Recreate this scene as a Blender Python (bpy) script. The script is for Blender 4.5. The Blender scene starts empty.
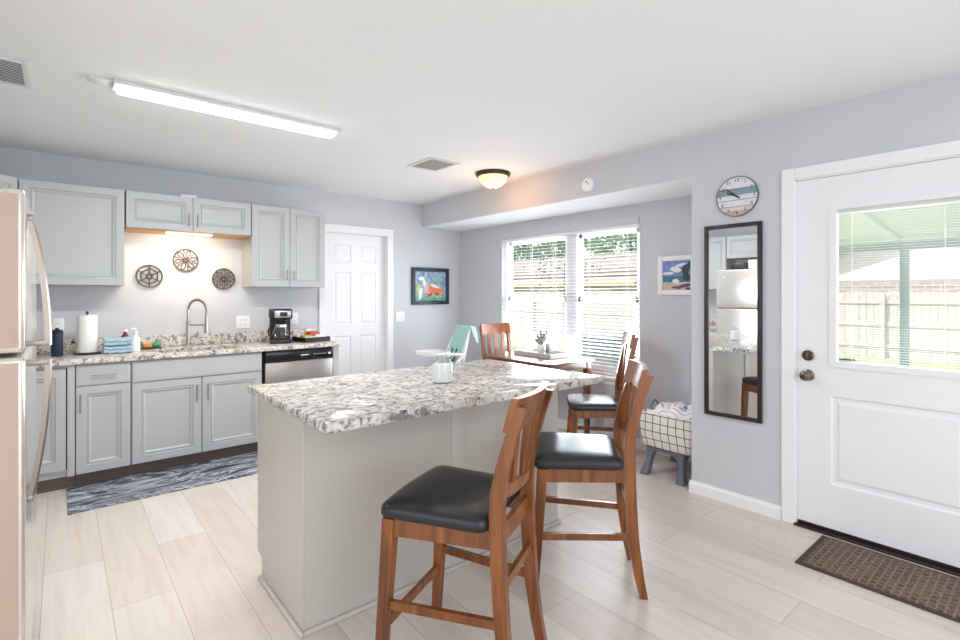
import bpy, bmesh, math, random
from mathutils import Vector, Matrix, Euler
R = math.radians
PI = math.pi
random.seed(7)
scene = bpy.context.scene
COL = scene.collection

# ------------------------------------------------------------------ camera
cam_data = bpy.data.cameras.new('camera')
cam_data.sensor_width = 36.0
cam_data.lens = 498.5 / 960 * 36.0
cam_data.shift_y = -(320 - 294.1) / 960
cam_data.clip_start = 0.05
cam_data.clip_end = 300
cam = bpy.data.objects.new('camera', cam_data)
cam.location = (0, 0, 1.37)
cam.rotation_euler = (R(90), 0, R(-40.1))
COL.objects.link(cam)
scene.camera = cam

# ------------------------------------------------------------------ world, sun, large lights, exposure
world = bpy.data.worlds.new('world')
scene.world = world
world.use_nodes = True
bg = world.node_tree.nodes['Background']
bg.inputs['Color'].default_value = (0.86, 0.93, 1.0, 1)
bg.inputs['Strength'].default_value = 1.3

def light(name, kind, loc, rot, energy, color=(1, 1, 1), **kw):
    d = bpy.data.lights.new(name, kind)
    d.energy = energy
    d.color = color
    for k, v in kw.items():
        setattr(d, k, v)
    o = bpy.data.objects.new(name, d)
    o.location = loc
    o.rotation_euler = rot
    COL.objects.link(o)
    return o

sun_dir = Vector((0.62, -0.30, -0.85))
light('sun', 'SUN', (0, 0, 12), sun_dir.to_track_quat('-Z', 'Y').to_euler(), 3.2, (1.0, 0.96, 0.90), angle=R(1.5))
# unseen soft fill panels added behind and to the left of the camera
light('rear_fill', 'AREA', (1.2, -2.9, 1.35), (R(90), 0, 0), 38, (0.95, 0.97, 1.0), shape='RECTANGLE', size=4.0, size_y=2.1)
light('side_fill', 'AREA', (-3.4, 0.2, 1.35), (0, R(-90), 0), 24, (0.93, 0.97, 1.0), shape='RECTANGLE', size=2.0, size_y=3.0)
# extra downward fill added overhead behind the camera
light('overhead_fill', 'AREA', (0.9, -1.3, 2.40), (0, 0, 0), 12, (0.98, 0.98, 1.0), shape='DISK', size=1.2)
# daylight entering by the dining window and the entry door glass
light('window_daylight', 'AREA', (4.12, 3.38, 1.32), (0, R(108), 0), 92, (0.87, 0.93, 1.0), shape='RECTANGLE', size=1.4, size_y=1.8)
light('door_daylight', 'AREA', (3.55, 0.6, 1.42), (0, R(90), 0), 7, (0.93, 1.0, 0.96), shape='RECTANGLE', size=0.85, size_y=0.5)

vs = scene.view_settings
vs.view_transform = 'Standard'
vs.look = 'None'
vs.exposure = 0.1
vs.gamma = 1.0
vs.use_curve_mapping = False
scene.cycles.max_bounces = 10
scene.cycles.diffuse_bounces = 6
scene.cycles.transparent_max_bounces = 24
scene.cycles.sample_clamp_indirect = 6

# ------------------------------------------------------------------ materials
def srgb(r, g, b):
    f = lambda c: (c / 12.92 if c <= 0.04045 else ((c + 0.055) / 1.055) ** 2.4)
    return (f(r / 255), f(g / 255), f(b / 255), 1)

MATS = {}
class NT:
    """a small helper to write node trees"""
    def __init__(s, name):
        s.m = bpy.data.materials.new(name)
        s.m.use_nodes = True
        s.t = s.m.node_tree
        s.b = s.t.nodes['Principled BSDF']
        s.out = s.t.nodes['Material Output']
        MATS[name] = s.m
    def n(s, typ, **kw):
        nd = s.t.nodes.new(typ)
        for k, v in kw.items():
            if k in nd.inputs:
                nd.inputs[k].default_value = v
            else:
                setattr(nd, k, v)
        return nd
    def l(s, a, ao, b, bi):
        s.t.links.new(a.outputs[ao], b.inputs[bi])
    def coord(s, scale=(1, 1, 1), rot=(0, 0, 0), kind='Object'):
        c = s.n('ShaderNodeTexCoord')
        m = s.n('ShaderNodeMapping')
        m.inputs['Scale'].default_value = scale
        m.inputs['Rotation'].default_value = rot
        s.l(c, kind, m, 'Vector')
        return m
    def noise(s, vec, scale, detail=4, rough=0.55, dist=0.0):
        nd = s.n('ShaderNodeTexNoise')
        nd.inputs['Scale'].default_value = scale
        nd.inputs['Detail'].default_value = detail
        nd.inputs['Roughness'].default_value = rough
        nd.inputs['Distortion'].default_value = dist
        if vec: s.l(vec, 'Vector', nd, 'Vector')
        return nd
    def ramp(s, src, so, stops, interp='LINEAR'):
        nd = s.n('ShaderNodeValToRGB')
        cr = nd.color_ramp
        cr.interpolation = interp
        while len(cr.elements) < len(stops):
            cr.elements.new(0.5)
        for e, (p, c) in zip(cr.elements, stops):
            e.position = p
            e.color = c
        s.l(src, so, nd, 'Fac')
        return nd
    def mix(s, fac, a, b, blend='MIX'):
        nd = s.n('ShaderNodeMix')
        nd.data_type = 'RGBA'
        nd.blend_type = blend
        for val, idx in ((fac, 0), (a, 6), (b, 7)):
            if isinstance(val, tuple) and len(val) == 2 and not isinstance(val[0], (int, float)):
                s.t.links.new(val[0].outputs[val[1]], nd.inputs[idx])
            else:
                nd.inputs[idx].default_value = val
        return nd
    def bump(s, src, so, strength=0.2, dist=0.01):
        nd = s.n('ShaderNodeBump')
        nd.inputs['Strength'].default_value = strength
        nd.inputs['Distance'].default_value = dist
        s.l(src, so, nd, 'Height')
        s.t.links.new(nd.outputs['Normal'], s.b.inputs['Normal'])
    def base(s, nd, so='Color'):
        s.t.links.new(nd.outputs[so], s.b.inputs['Base Color'])

def plain(name, col, rough=0.5, metal=0.0, var=0.04, scale=6, spec=0.5, bump=0.0, coat=0.0, emit=None, estr=0):
    t = NT(name)
    v = t.coord()
    nz = t.noise(v, scale, 3)
    lo = tuple(c * (1 - var) for c in col[:3]) + (1,)
    hi = tuple(min(1, c * (1 + var)) for c in col[:3]) + (1,)
    t.base(t.ramp(nz, 'Fac', [(0.3, lo), (0.7, hi)]))
    t.b.inputs['Roughness'].default_value = rough
    t.b.inputs['Metallic'].default_value = metal
    t.b.inputs['Specular IOR Level'].default_value = spec
    t.b.inputs['Coat Weight'].default_value = coat
    if bump:
        n2 = t.noise(v, scale * 12, 2)
        t.bump(n2, 'Fac', bump, 0.004)
    if emit:
        t.b.inputs['Emission Color'].default_value = emit
        t.b.inputs['Emission Strength'].default_value = estr
    return t.m

def glass(name, tint=(1, 1, 1, 1), gloss=0.03):
    t = NT(name)
    tr = t.n('ShaderNodeBsdfTransparent')
    tr.inputs['Color'].default_value = tint
    gl = t.n('ShaderNodeBsdfGlossy')
    gl.inputs['Roughness'].default_value = 0.02
    lw = t.n('ShaderNodeLayerWeight')
    lw.inputs['Blend'].default_value = 0.5
    pw = t.n('ShaderNodeMath', operation='POWER'); pw.inputs[1].default_value = 4.0
    t.l(lw, 'Facing', pw, 0)
    fr = t.n('ShaderNodeMath', operation='MULTIPLY_ADD'); fr.inputs[1].default_value = 0.6; fr.inputs[2].default_value = gloss
    t.l(pw, 0, fr, 0)
    mx = t.n('ShaderNodeMixShader')
    t.l(fr, 0, mx, 0)
    t.t.links.new(tr.outputs[0], mx.inputs[1])
    t.t.links.new(gl.outputs[0], mx.inputs[2])
    t.t.links.new(mx.outputs[0], t.out.inputs['Surface'])
    return t.m

M_wall = plain('wall_paint', srgb(202, 204, 209), 0.75, var=0.012, scale=2)
M_ceil = plain('ceiling_paint', srgb(236, 238, 238), 0.85, var=0.01, scale=3, bump=0.05)
M_trim = plain('white_trim_paint', srgb(238, 238, 240), 0.4, var=0.01)
M_door = plain('white_door_paint', srgb(236, 235, 238), 0.42, var=0.01)
M_cab = plain('grey_cabinet_paint', srgb(182, 184, 185), 0.42, var=0.015, scale=3)
M_cabdark = plain('cabinet_shadow_gap', srgb(70, 66, 62), 0.6)
M_kick = plain('toe_kick_brown', srgb(112, 98, 90), 0.55)
M_rawwood = plain('raw_cabinet_wood', srgb(205, 150, 85), 0.5, var=0.12, scale=14)
M_island = plain('island_panel_paint', srgb(195, 189, 183), 0.38, var=0.015, scale=3)  # grey paint, with warm bounce from floor and wood put into the colour
M_steel = plain('brushed_steel', srgb(205, 203, 200), 0.28, 1.0, var=0.04)
M_fridge = plain('fridge_front_steel', srgb(226, 222, 216), 0.20, 0.7, var=0.02)
M_fridgeside = plain('fridge_side_warm_tint', srgb(192, 168, 153), 0.4, var=0.01)  # warm reflection on the steel sides is mixed into this colour
M_nickel = plain('satin_nickel', srgb(176, 170, 162), 0.3, 1.0, var=0.05)
M_black = plain('black_plastic', srgb(26, 26, 29), 0.35, var=0.05)
M_blackgloss = plain('black_gloss', srgb(20, 21, 25), 0.14, var=0.04)
M_white = plain('white_plastic', srgb(240, 240, 240), 0.4, var=0.01)
M_paper = plain('paper_towel_paper', srgb(244, 243, 240), 0.9, var=0.02, scale=40, bump=0.15)
M_grey = plain('grey_plastic', srgb(104, 108, 118), 0.5, var=0.04)
M_darkmetal = plain('dark_bronze', srgb(74, 62, 54), 0.4, 0.6, var=0.15, scale=40)
M_medal = plain('carved_medallion_iron', srgb(96, 84, 78), 0.5, 0.35, var=0.25, scale=60)
M_leather = plain('black_faux_leather', srgb(30, 31, 35), 0.30, var=0.08, scale=90, bump=0.06)
M_mirror = plain('mirror_silver', srgb(240, 242, 242), 0.0, 1.0, var=0.0)
M_mirframe = plain('mirror_frame_espresso', srgb(44, 34, 34), 0.35, var=0.08)
M_glass = glass('window_glass')
M_jarglass = glass('jar_glass', (0.97, 0.98, 0.98, 1), 0.05)
M_wax = plain('white_wax', srgb(246, 246, 246), 0.45, var=0.01)
M_blind = plain('blind_slat_white', srgb(244, 245, 248), 0.45, var=0.01)
M_mint = plain('mint_cloth', srgb(172, 214, 204), 0.85, var=0.10, scale=30, bump=0.1)
M_bluetowel = plain('pale_blue_towel', srgb(170, 196, 212), 0.95, var=0.12, scale=60, bump=0.3)
M_purple = plain('purple_plastic', srgb(96, 42, 98), 0.35)
M_green = plain('green_plastic', srgb(64, 150, 112), 0.45)
M_lime = plain('lime_packet', srgb(170, 190, 80), 0.45)
M_red = plain('red_packet', srgb(200, 62, 40), 0.45)
M_orange = plain('orange_packet', srgb(226, 150, 60), 0.5)
M_navy = plain('navy_paint', srgb(34, 48, 70), 0.4)
M_ledgrey = plain('lamp_housing', srgb(225, 225, 225), 0.4)
M_led = plain('led_diffuser', (1, 1, 1, 1), 0.4, var=0, emit=(0.97, 0.99, 1, 1), estr=16)
M_warmled = plain('warm_led_diffuser', (1, 1, 1, 1), 0.4, var=0, emit=(1, 0.86, 0.62, 1), estr=14)
M_ventdark = plain('vent_interior', srgb(92, 92, 94), 0.8)
M_ventgrey = plain('vent_louver', srgb(222, 222, 220), 0.5)
M_vase = plain('ceramic_grey_white', srgb(205, 205, 200), 0.5, var=0.08, scale=30)
M_succ = plain('succulent_grey_green', srgb(140, 148, 142), 0.6, var=0.2, scale=40)
M_traywood = plain('whitewashed_wood', srgb(196, 190, 182), 0.5, var=0.12, scale=20)
M_threshold = plain('threshold_bronze', srgb(58, 48, 52), 0.35, 0.5)

def wood(name, dark, mid, light_, rough=0.3, scale=1.0, coat=0.25):
    t = NT(name)
    v = t.coord((28 * scale, 28 * scale, 2.2 * scale))
    n1 = t.noise(v, 1.0, 6, 0.6, 0.6)
    v2 = t.coord((3, 3, 1))
    n2 = t.noise(v2, 2.0, 2)
    r1 = t.ramp(n1, 'Fac', [(0.28, dark), (0.5, mid), (0.75, light_)])
    r2 = t.ramp(n2, 'Fac', [(0.3, (0.78, 0.74, 0.72, 1)), (0.7, (1.12, 1.1, 1.08, 1))])
    t.base(t.mix(1.0, (r1, 'Color'), (r2, 'Color'), 'MULTIPLY'), 'Result') if False else None
    mx = t.mix(1.0, (r1, 'Color'), (r2, 'Color'), 'MULTIPLY')
    t.t.links.new(mx.outputs[2], t.b.inputs['Base Color'])
    t.b.inputs['Roughness'].default_value = rough
    t.b.inputs['Coat Weight'].default_value = coat
    t.b.inputs['Coat Roughness'].default_value = 0.15
    return t.m
M_oak = wood('stool_oak', srgb(86, 45, 18), srgb(130, 74, 31), srgb(162, 102, 50))
M_table = wood('table_wood', srgb(78, 46, 32), srgb(112, 72, 50), srgb(136, 92, 66), 0.22)

def granite():
    t = NT('granite')
    v = t.coord((1, 1, 1))
    big = t.noise(v, 9, 5, 0.6, 1.2)
    base = t.ramp(big, 'Fac', [(0.28, srgb(158, 144, 130)), (0.42, srgb(200, 192, 184)), (0.58, srgb(222, 218, 212)), (0.75, srgb(190, 172, 148))])
    v2 = t.coord((1.0, 1.5, 1.0), (0, 0, 0.5))
    med = t.noise(v2, 24, 3, 0.65, 0.8)
    grey = t.ramp(med, 'Fac', [(0.51, (0, 0, 0, 1)), (0.60, (1, 1, 1, 1))])
    m1 = t.mix((grey, 'Color'), (base, 'Color'), srgb(132, 128, 130))
    v3 = t.coord((1.0, 1.3, 1.0), (0, 0, 0.9))
    sp = t.noise(v3, 34, 4, 0.7, 0.4)
    blk = t.ramp(sp, 'Fac', [(0.585, (0, 0, 0, 1)), (0.64, (1, 1, 1, 1))])
    m2 = t.mix((blk, 'Color'), (m1, 2), srgb(52, 46, 46))
    v4 = t.coord((1, 1, 1), (0.3, 0.2, 0))
    tn = t.noise(v4, 22, 3, 0.6, 0.5)
    tan = t.ramp(tn, 'Fac', [(0.60, (0, 0, 0, 1)), (0.68, (1, 1, 1, 1))])
    m3 = t.mix((tan, 'Color'), (m2, 2), srgb(172, 144, 116))
    t.t.links.new(m3.outputs[2], t.b.inputs['Base Color'])
    t.b.inputs['Roughness'].default_value = 0.2
    t.b.inputs['Specular IOR Level'].default_value = 0.55
    return t.m
M_granite = granite()

def floor_mat():
    t = NT('pale_oak_planks')
    c = t.n('ShaderNodeTexCoord')
    sp = t.n('ShaderNodeSeparateXYZ')
    t.l(c, 'Object', sp, 0)
    ax = t.n('ShaderNodeMath', operation='ADD'); ax.inputs[1].default_value = -0.172 + 0.2355 * 40
    ay = t.n('ShaderNodeMath', operation='ADD'); ay.inputs[1].default_value = -3.22 + 1.22 * 20
    t.l(sp, 'X', ax, 0); t.l(sp, 'Y', ay, 0)
    cb = t.n('ShaderNodeCombineXYZ')
    t.l(ay, 0, cb, 'X'); t.l(ax, 0, cb, 'Y')
    br = t.n('ShaderNodeTexBrick')
    br.offset = 0.44; br.offset_frequency = 2
    t.l(cb, 0, br, 'Vector')
    for k, v in (('Scale', 1.0), ('Mortar Size', 0.0016), ('Mortar Smooth', 0.3), ('Brick Width', 1.22), ('Row Height', 0.2355), ('Bias', 0.0)):
        br.inputs[k].default_value = v
    br.inputs['Color1'].default_value = srgb(212, 200, 190)
    br.inputs['Color2'].default_value = srgb(224, 215, 207)
    br.inputs['Mortar'].default_value = srgb(172, 160, 150)
    m = t.coord((9, 0.9, 1))
    g = t.noise(m, 2.2, 6, 0.62, 0.8)
    gr = t.ramp(g, 'Fac', [(0.3, (0.90, 0.88, 0.86, 1)), (0.55, (1, 1, 1, 1)), (0.8, (1.04, 1.03, 1.02, 1))])
    mx = t.mix(1.0, (br, 'Color'), (gr, 'Color'), 'MULTIPLY')
    t.t.links.new(mx.outputs[2], t.b.inputs['Base Color'])
    t.b.inputs['Roughness'].default_value = 0.34
    t.bump(br, 'Fac', -0.15, 0.002) if False else None
    return t.m
M_floor = floor_mat()

def rug_mat():
    t = NT('navy_leaf_rug')
    v = t.coord((1.7, 4.4, 1), (0, 0, 0.5))
    n1 = t.noise(v, 0.95, 2.0, 0.5, 3.2)
    r = t.ramp(n1, 'Fac', [(0.30, srgb(44, 50, 64)), (0.42, srgb(70, 76, 92)), (0.47, srgb(188, 190, 198)), (0.52, srgb(62, 68, 82)), (0.58, srgb(150, 154, 164)), (0.63, srgb(214, 214, 218)), (0.69, srgb(72, 78, 92))])
    t.base(r)
    t.b.inputs['Roughness'].default_value = 0.9
    return t.m
M_rug = rug_mat()

def mat_mat():
    t = NT('brown_woven_mat')
    v = t.coord((1, 1, 1))
    br = t.n('ShaderNodeTexBrick')
    t.l(v, 'Vector', br, 'Vector')
    br.offset = 0.5
    for k, x in (('Scale', 1.0), ('Mortar Size', 0.0045), ('Brick Width', 0.042), ('Row Height', 0.030)):
        br.inputs[k].default_value = x
    br.inputs['Color1'].default_value = srgb(96, 78, 68)
    br.inputs['Color2'].default_value = srgb(118, 98, 86)
    br.inputs['Mortar'].default_value = srgb(140, 120, 106)
    n = t.noise(v, 75, 4, 0.75)
    r = t.ramp(n, 'Fac', [(0.35, (0.5, 0.5, 0.5, 1)), (0.65, (1.25, 1.25, 1.25, 1))])
    mx = t.mix(1.0, (br, 'Color'), (r, 'Color'), 'MULTIPLY')
    t.t.links.new(mx.outputs[2], t.b.inputs['Base Color'])
    t.b.inputs['Roughness'].default_value = 0.95
    t.bump(n, 'Fac', 0.5, 0.01)
    return t.m
M_mat = mat_mat()

def grid_mat(name, cell, line, base, linecol):
    t = NT(name)
    c = t.n('ShaderNodeTexCoord')
    sp = t.n('ShaderNodeSeparateXYZ'); t.l(c, 'Object', sp, 0)
    ad = t.n('ShaderNodeMath', operation='ADD'); t.l(sp, 'X', ad, 0); t.l(sp, 'Y', ad, 1)
    ad2 = t.n('ShaderNodeMath', operation='ADD'); t.l(ad, 0, ad2, 0); ad2.inputs[1].default_value = 10
    cb = t.n('ShaderNodeCombineXYZ'); t.l(ad2, 0, cb, 'X'); t.l(sp, 'Z', cb, 'Y')
    br = t.n('ShaderNodeTexBrick'); br.offset = 0.0
    t.l(cb, 0, br, 'Vector')
    for k, x in (('Scale', 1.0), ('Mortar Size', line), ('Brick Width', cell), ('Row Height', cell)):
        br.inputs[k].default_value = x
    br.inputs['Color1'].default_value = base
    br.inputs['Color2'].default_value = base
    br.inputs['Mortar'].default_value = linecol
    t.base(br)
    t.b.inputs['Roughness'].default_value = 0.9
    return t.m
M_plaid = grid_mat('windowpane_check_cloth', 0.062, 0.0032, srgb(232, 228, 220), srgb(60, 58, 62))

def scribble_mat():
    t = NT('printed_blanket')
    v = t.coord((1, 1, 1))
    vo = t.n('ShaderNodeTexVoronoi'); vo.feature = 'F1'
    vo.inputs['Scale'].default_value = 7
    t.l(v, 'Vector', vo, 'Vector')
    r = t.ramp(vo, 'Distance', [(0.0, srgb(240, 240, 242)), (0.30, srgb(240, 240, 242)), (0.35, srgb(44, 52, 80)), (0.42, srgb(240, 240, 242)), (0.62, srgb(240, 240, 242)), (0.66, srgb(214, 70, 110)), (0.69, srgb(240, 240, 242))], 'LINEAR')
    t.base(r)
    t.b.inputs['Roughness'].default_value = 0.95
    return t.m
M_print = scribble_mat()

# outdoors
M_grass = plain('lawn_grass', srgb(172, 186, 138), 0.95, var=0.25, scale=9)
M_fence = plain('weathered_fence_boards', srgb(206, 198, 194), 0.85, var=0.12, scale=6)
M_siding = plain('pale_siding', srgb(226, 218, 216), 0.7, var=0.02)
M_shingle = plain('pinkish_roof_shingle', srgb(176, 160, 152), 0.85, var=0.08, scale=3)
M_fascia = plain('yellowed_fascia', srgb(214, 190, 128), 0.6)
M_leaf = plain('tree_leaf', srgb(106, 142, 74), 0.7, var=0.45, scale=1.2)
M_leaf2 = plain('oak_leaf', srgb(124, 158, 96), 0.7, var=0.40, scale=1.2)
M_bark = plain('tree_bark', srgb(110, 94, 80), 0.9, var=0.2)
M_palm = plain('palm_leaf', srgb(74, 134, 116), 0.5, var=0.15)
M_acgrey = plain('condenser_grey', srgb(150, 156, 160), 0.5, var=0.05)
M_patiogreen = plain('patio_roof_sheet', srgb(238, 241, 236), 0.6, var=0.02)
M_patiobeam = plain('patio_beam_paint', srgb(164, 178, 176), 0.5, var=0.03)
def brick_mat():
    t = NT('house_brick')
    c = t.n('ShaderNodeTexCoord')
    sp = t.n('ShaderNodeSeparateXYZ'); t.l(c, 'Object', sp, 0)
    cb = t.n('ShaderNodeCombineXYZ'); t.l(sp, 'Y', cb, 'X'); t.l(sp, 'Z', cb, 'Y')
    br = t.n('ShaderNodeTexBrick'); t.l(cb, 0, br, 'Vector')
    for k, x in (('Scale', 1.0), ('Mortar Size', 0.014), ('Brick Width', 0.30), ('Row Height', 0.11)):
        br.inputs[k].default_value = x
    br.inputs['Color1'].default_value = srgb(172, 154, 148)
    br.inputs['Color2'].default_value = srgb(194, 178, 172)
    br.inputs['Mortar'].default_value = srgb(206, 200, 194)
    t.base(br)
    t.b.inputs['Roughness'].default_value = 0.9
    return t.m
M_brick = brick_mat()

# ------------------------------------------------------------------ mesh helpers
class MB:
    def __init__(s):
        s.v = []; s.f = []; s.mi = []
        s.cur = 0
    def add(s, vs_, fs_):
        o = len(s.v)
        s.v += [tuple(p) for p in vs_]
        for f in fs_:
            s.f.append([i + o for i in f]); s.mi.append(s.cur)
        return s
    def box(s, x0, x1, y0, y1, z0, z1, bev=0.0, seg=2, M=None):
        if bev <= 0:
            vs_ = [Vector((x, y, z)) for z in (z0, z1) for y in (y0, y1) for x in (x0, x1)]
            fs_ = [(0, 2, 3, 1), (4, 5, 7, 6), (0, 1, 5, 4), (2, 6, 7, 3), (0, 4, 6, 2), (1, 3, 7, 5)]
        else:
            bm = bmesh.new()
            bmesh.ops.create_cube(bm, size=1)
            for v in bm.verts:
                v.co = Vector(((x0 + x1) / 2 + v.co.x * (x1 - x0), (y0 + y1) / 2 + v.co.y * (y1 - y0), (z0 + z1) / 2 + v.co.z * (z1 - z0)))
            b = min(bev, 0.49 * min(abs(x1 - x0), abs(y1 - y0), abs(z1 - z0)))
            bmesh.ops.bevel(bm, geom=bm.edges[:], offset=b, segments=seg, affect='EDGES', profile=0.5)
            bm.verts.index_update()
            vs_ = [v.co.copy() for v in bm.verts]
            fs_ = [[v.index for v in f.verts] for f in bm.faces]
            bm.free()
        if M: vs_ = [M @ v for v in vs_]
        return s.add(vs_, fs_)
    def loft(s, rings, cap0=True, cap1=True, closed=False):
        n = len(rings[0]); o = []
        vs_ = [p for r in rings for p in r]
        fs_ = []
        m = len(rings)
        for i in range(m if closed else m - 1):
            a = i * n; b = ((i + 1) % m) * n
            for k in range(n):
                k2 = (k + 1) % n
                fs_.append((a + k, a + k2, b + k2, b + k))
        if not closed:
            if cap0: fs_.append(list(range(n))[::-1])
            if cap1: fs_.append([(m - 1) * n + k for k in range(n)])
        return s.add(vs_, fs_)
    def tube(s, pts, r, n=10, closed=False, cap=True):
        pts = [Vector(p) for p in pts]
        m = len(pts)
        rad = r if isinstance(r, (list, tuple)) else [r] * m
        rings = []
        up = Vector((0, 0, 1))
        prev = None
        for i in range(m):
            if closed:
                t = pts[(i + 1) % m] - pts[i - 1]
            else:
                t = pts[min(i + 1, m - 1)] - pts[max(i - 1, 0)]
            t.normalize()
            if prev is None:
                a = t.orthogonal().normalized()
                if abs(t.dot(up)) < 0.95: a = (up - t * up.dot(t)).normalized()
            else:
                a = (prev - t * prev.dot(t)).normalized()
            prev = a
            b = t.cross(a)
            rings.append([pts[i] + (a * math.cos(2 * PI * k / n) + b * math.sin(2 * PI * k / n)) * rad[i] for k in range(n)])
        return s.loft(rings, cap, cap, closed)
    def cyl(s, p0, p1, r0, r1=None, n=20):
        return s.tube([p0, p1], [r0, r0 if r1 is None else r1], n)
    def lathe(s, prof, c=(0, 0, 0), n=28, M=None, closed=False):
        rings = []
        for r, z in prof:
            rings.append([Vector((c[0] + max(r, 1e-4) * math.cos(2 * PI * k / n), c[1] + max(r, 1e-4) * math.sin(2 * PI * k / n), c[2] + z)) for k in range(n)])
        if M: rings = [[M @ p for p in r] for r in rings]
        return s.loft(rings, closed=closed)
    def post(s, path, sizes):
        """square-section post: path of (x,y,z), sizes of (wx,wy)"""
        rings = []
        for (x, y, z), (w, d) in zip(path, sizes):
            rings.append([Vector((x - w / 2, y - d / 2, z)), Vector((x + w / 2, y - d / 2, z)), Vector((x + w / 2, y + d / 2, z)), Vector((x - w / 2, y + d / 2, z))])
        return s.loft(rings)
    def bar(s, p0, p1, w, h, bev=0.0):
        """rectangular bar between two points, w horizontal, h vertical-ish"""
        p0, p1 = Vector(p0), Vector(p1)
        t = (p1 - p0).normalized()
        up = Vector((0, 0, 1))
        if abs(t.z) > 0.95: up = Vector((0, 1, 0))
        side = t.cross(up).normalized()
        u2 = side.cross(t)
        rings = [[p + side * a * w / 2 + u2 * b * h / 2 for a, b in ((-1, -1), (1, -1), (1, 1), (-1, 1))] for p in (p0, p1)]
        return s.loft(rings)
    def prism(s, pts, axis, a, b):
        """extrude a 2D polygon; axis 'x','y','z' gives the extrusion axis"""
        def P(p, q):
            return {'x': (q, p[0], p[1]), 'y': (p[0], q, p[1]), 'z': (p[0], p[1], q)}[axis]
        n = len(pts)
        vs_ = [P(p, a) for p in pts] + [P(p, b) for p in pts]
        fs_ = [list(range(n))[::-1], list(range(n, 2 * n))] + [(i, (i + 1) % n, n + (i + 1) % n, n + i) for i in range(n)]
        return s.add(vs_, fs_)
    def mat(s, i):
        s.cur = i; return s

def rrect(x0, x1, y0, y1, r, n=5):
    pts = []
    for cx, cy, a0 in ((x1 - r, y1 - r, 0), (x0 + r, y1 - r, 90), (x0 + r, y0 + r, 180), (x1 - r, y0 + r, 270)):
        for k in range(n + 1):
            a = R(a0 + 90 * k / n)
            pts.append((cx + r * math.cos(a), cy + r * math.sin(a)))
    return pts

def root_of(o):
    while o.parent: o = o.parent
    return o

def obj(name, mb, m, parent=None, world=True, smooth=True, loc=None, ang=35):
    """link one mesh object; vertices given in world space (or in the thing's own space with world=False)"""
    vs_ = mb.v
    if parent is not None and world:
        r = root_of(parent)
        inv = (Matrix.Translation(r.location) @ r.rotation_euler.to_matrix().to_4x4()).inverted()
        vs_ = [inv @ Vector(p) for p in vs_]
    if parent is None and loc is not None:
        L = Vector(loc)
        vs_ = [Vector(p) - L for p in vs_]
    me = bpy.data.meshes.new(name)
    me.from_pydata([tuple(p) for p in vs_], [], mb.f)
    for mm in (m if isinstance(m, (list, tuple)) else [m]):
        me.materials.append(mm)
    me.polygons.foreach_set('material_index', mb.mi)
    me.validate()
    bm = bmesh.new(); bm.from_mesh(me)
    bmesh.ops.recalc_face_normals(bm, faces=bm.faces)
    bm.to_mesh(me); bm.free()
    if smooth:
        me.shade_smooth()
        me.set_sharp_from_angle(angle=R(ang))
    me.update()
    o = bpy.data.objects.new(name, me)
    COL.objects.link(o)
    if parent is not None: o.parent = parent
    if parent is None and loc is not None: o.location = loc
    return o

def tag(o, label, cat, group=None, kind=None):
    o['label'] = label; o['category'] = cat
    if group: o['group'] = group
    if kind: o['kind'] = kind
    return o

def thing(name, label, cat, loc=(0, 0, 0), rotz=0.0, group=None):
    o = bpy.data.objects.new(name, None)
    o.empty_display_size = 0.1
    COL.objects.link(o)
    o.location = loc
    o.rotation_euler = (0, 0, rotz)
    return tag(o, label, cat, group)

def struct(name, mb, m, label, cat, parent=None, smooth=False):
    o = obj(name, mb, m, parent, smooth=smooth)
    if parent is None:
        tag(o, label, cat, kind='structure')
    return o

def sthing(name, label, cat, loc):
    o = thing(name, label, cat, loc)
    o['kind'] = 'structure'
    return o

def dup(root, loc, rotz, label, group=None):
    r = root.copy(); COL.objects.link(r)
    r.location = loc; r.rotation_euler = (0, 0, rotz)
    r['label'] = label
    if group: r['group'] = group
    for ch in list(root.children):
        c = ch.copy(); COL.objects.link(c); c.parent = r
        for g in ch.children:
            d = g.copy(); COL.objects.link(d); d.parent = c
    return r

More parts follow.
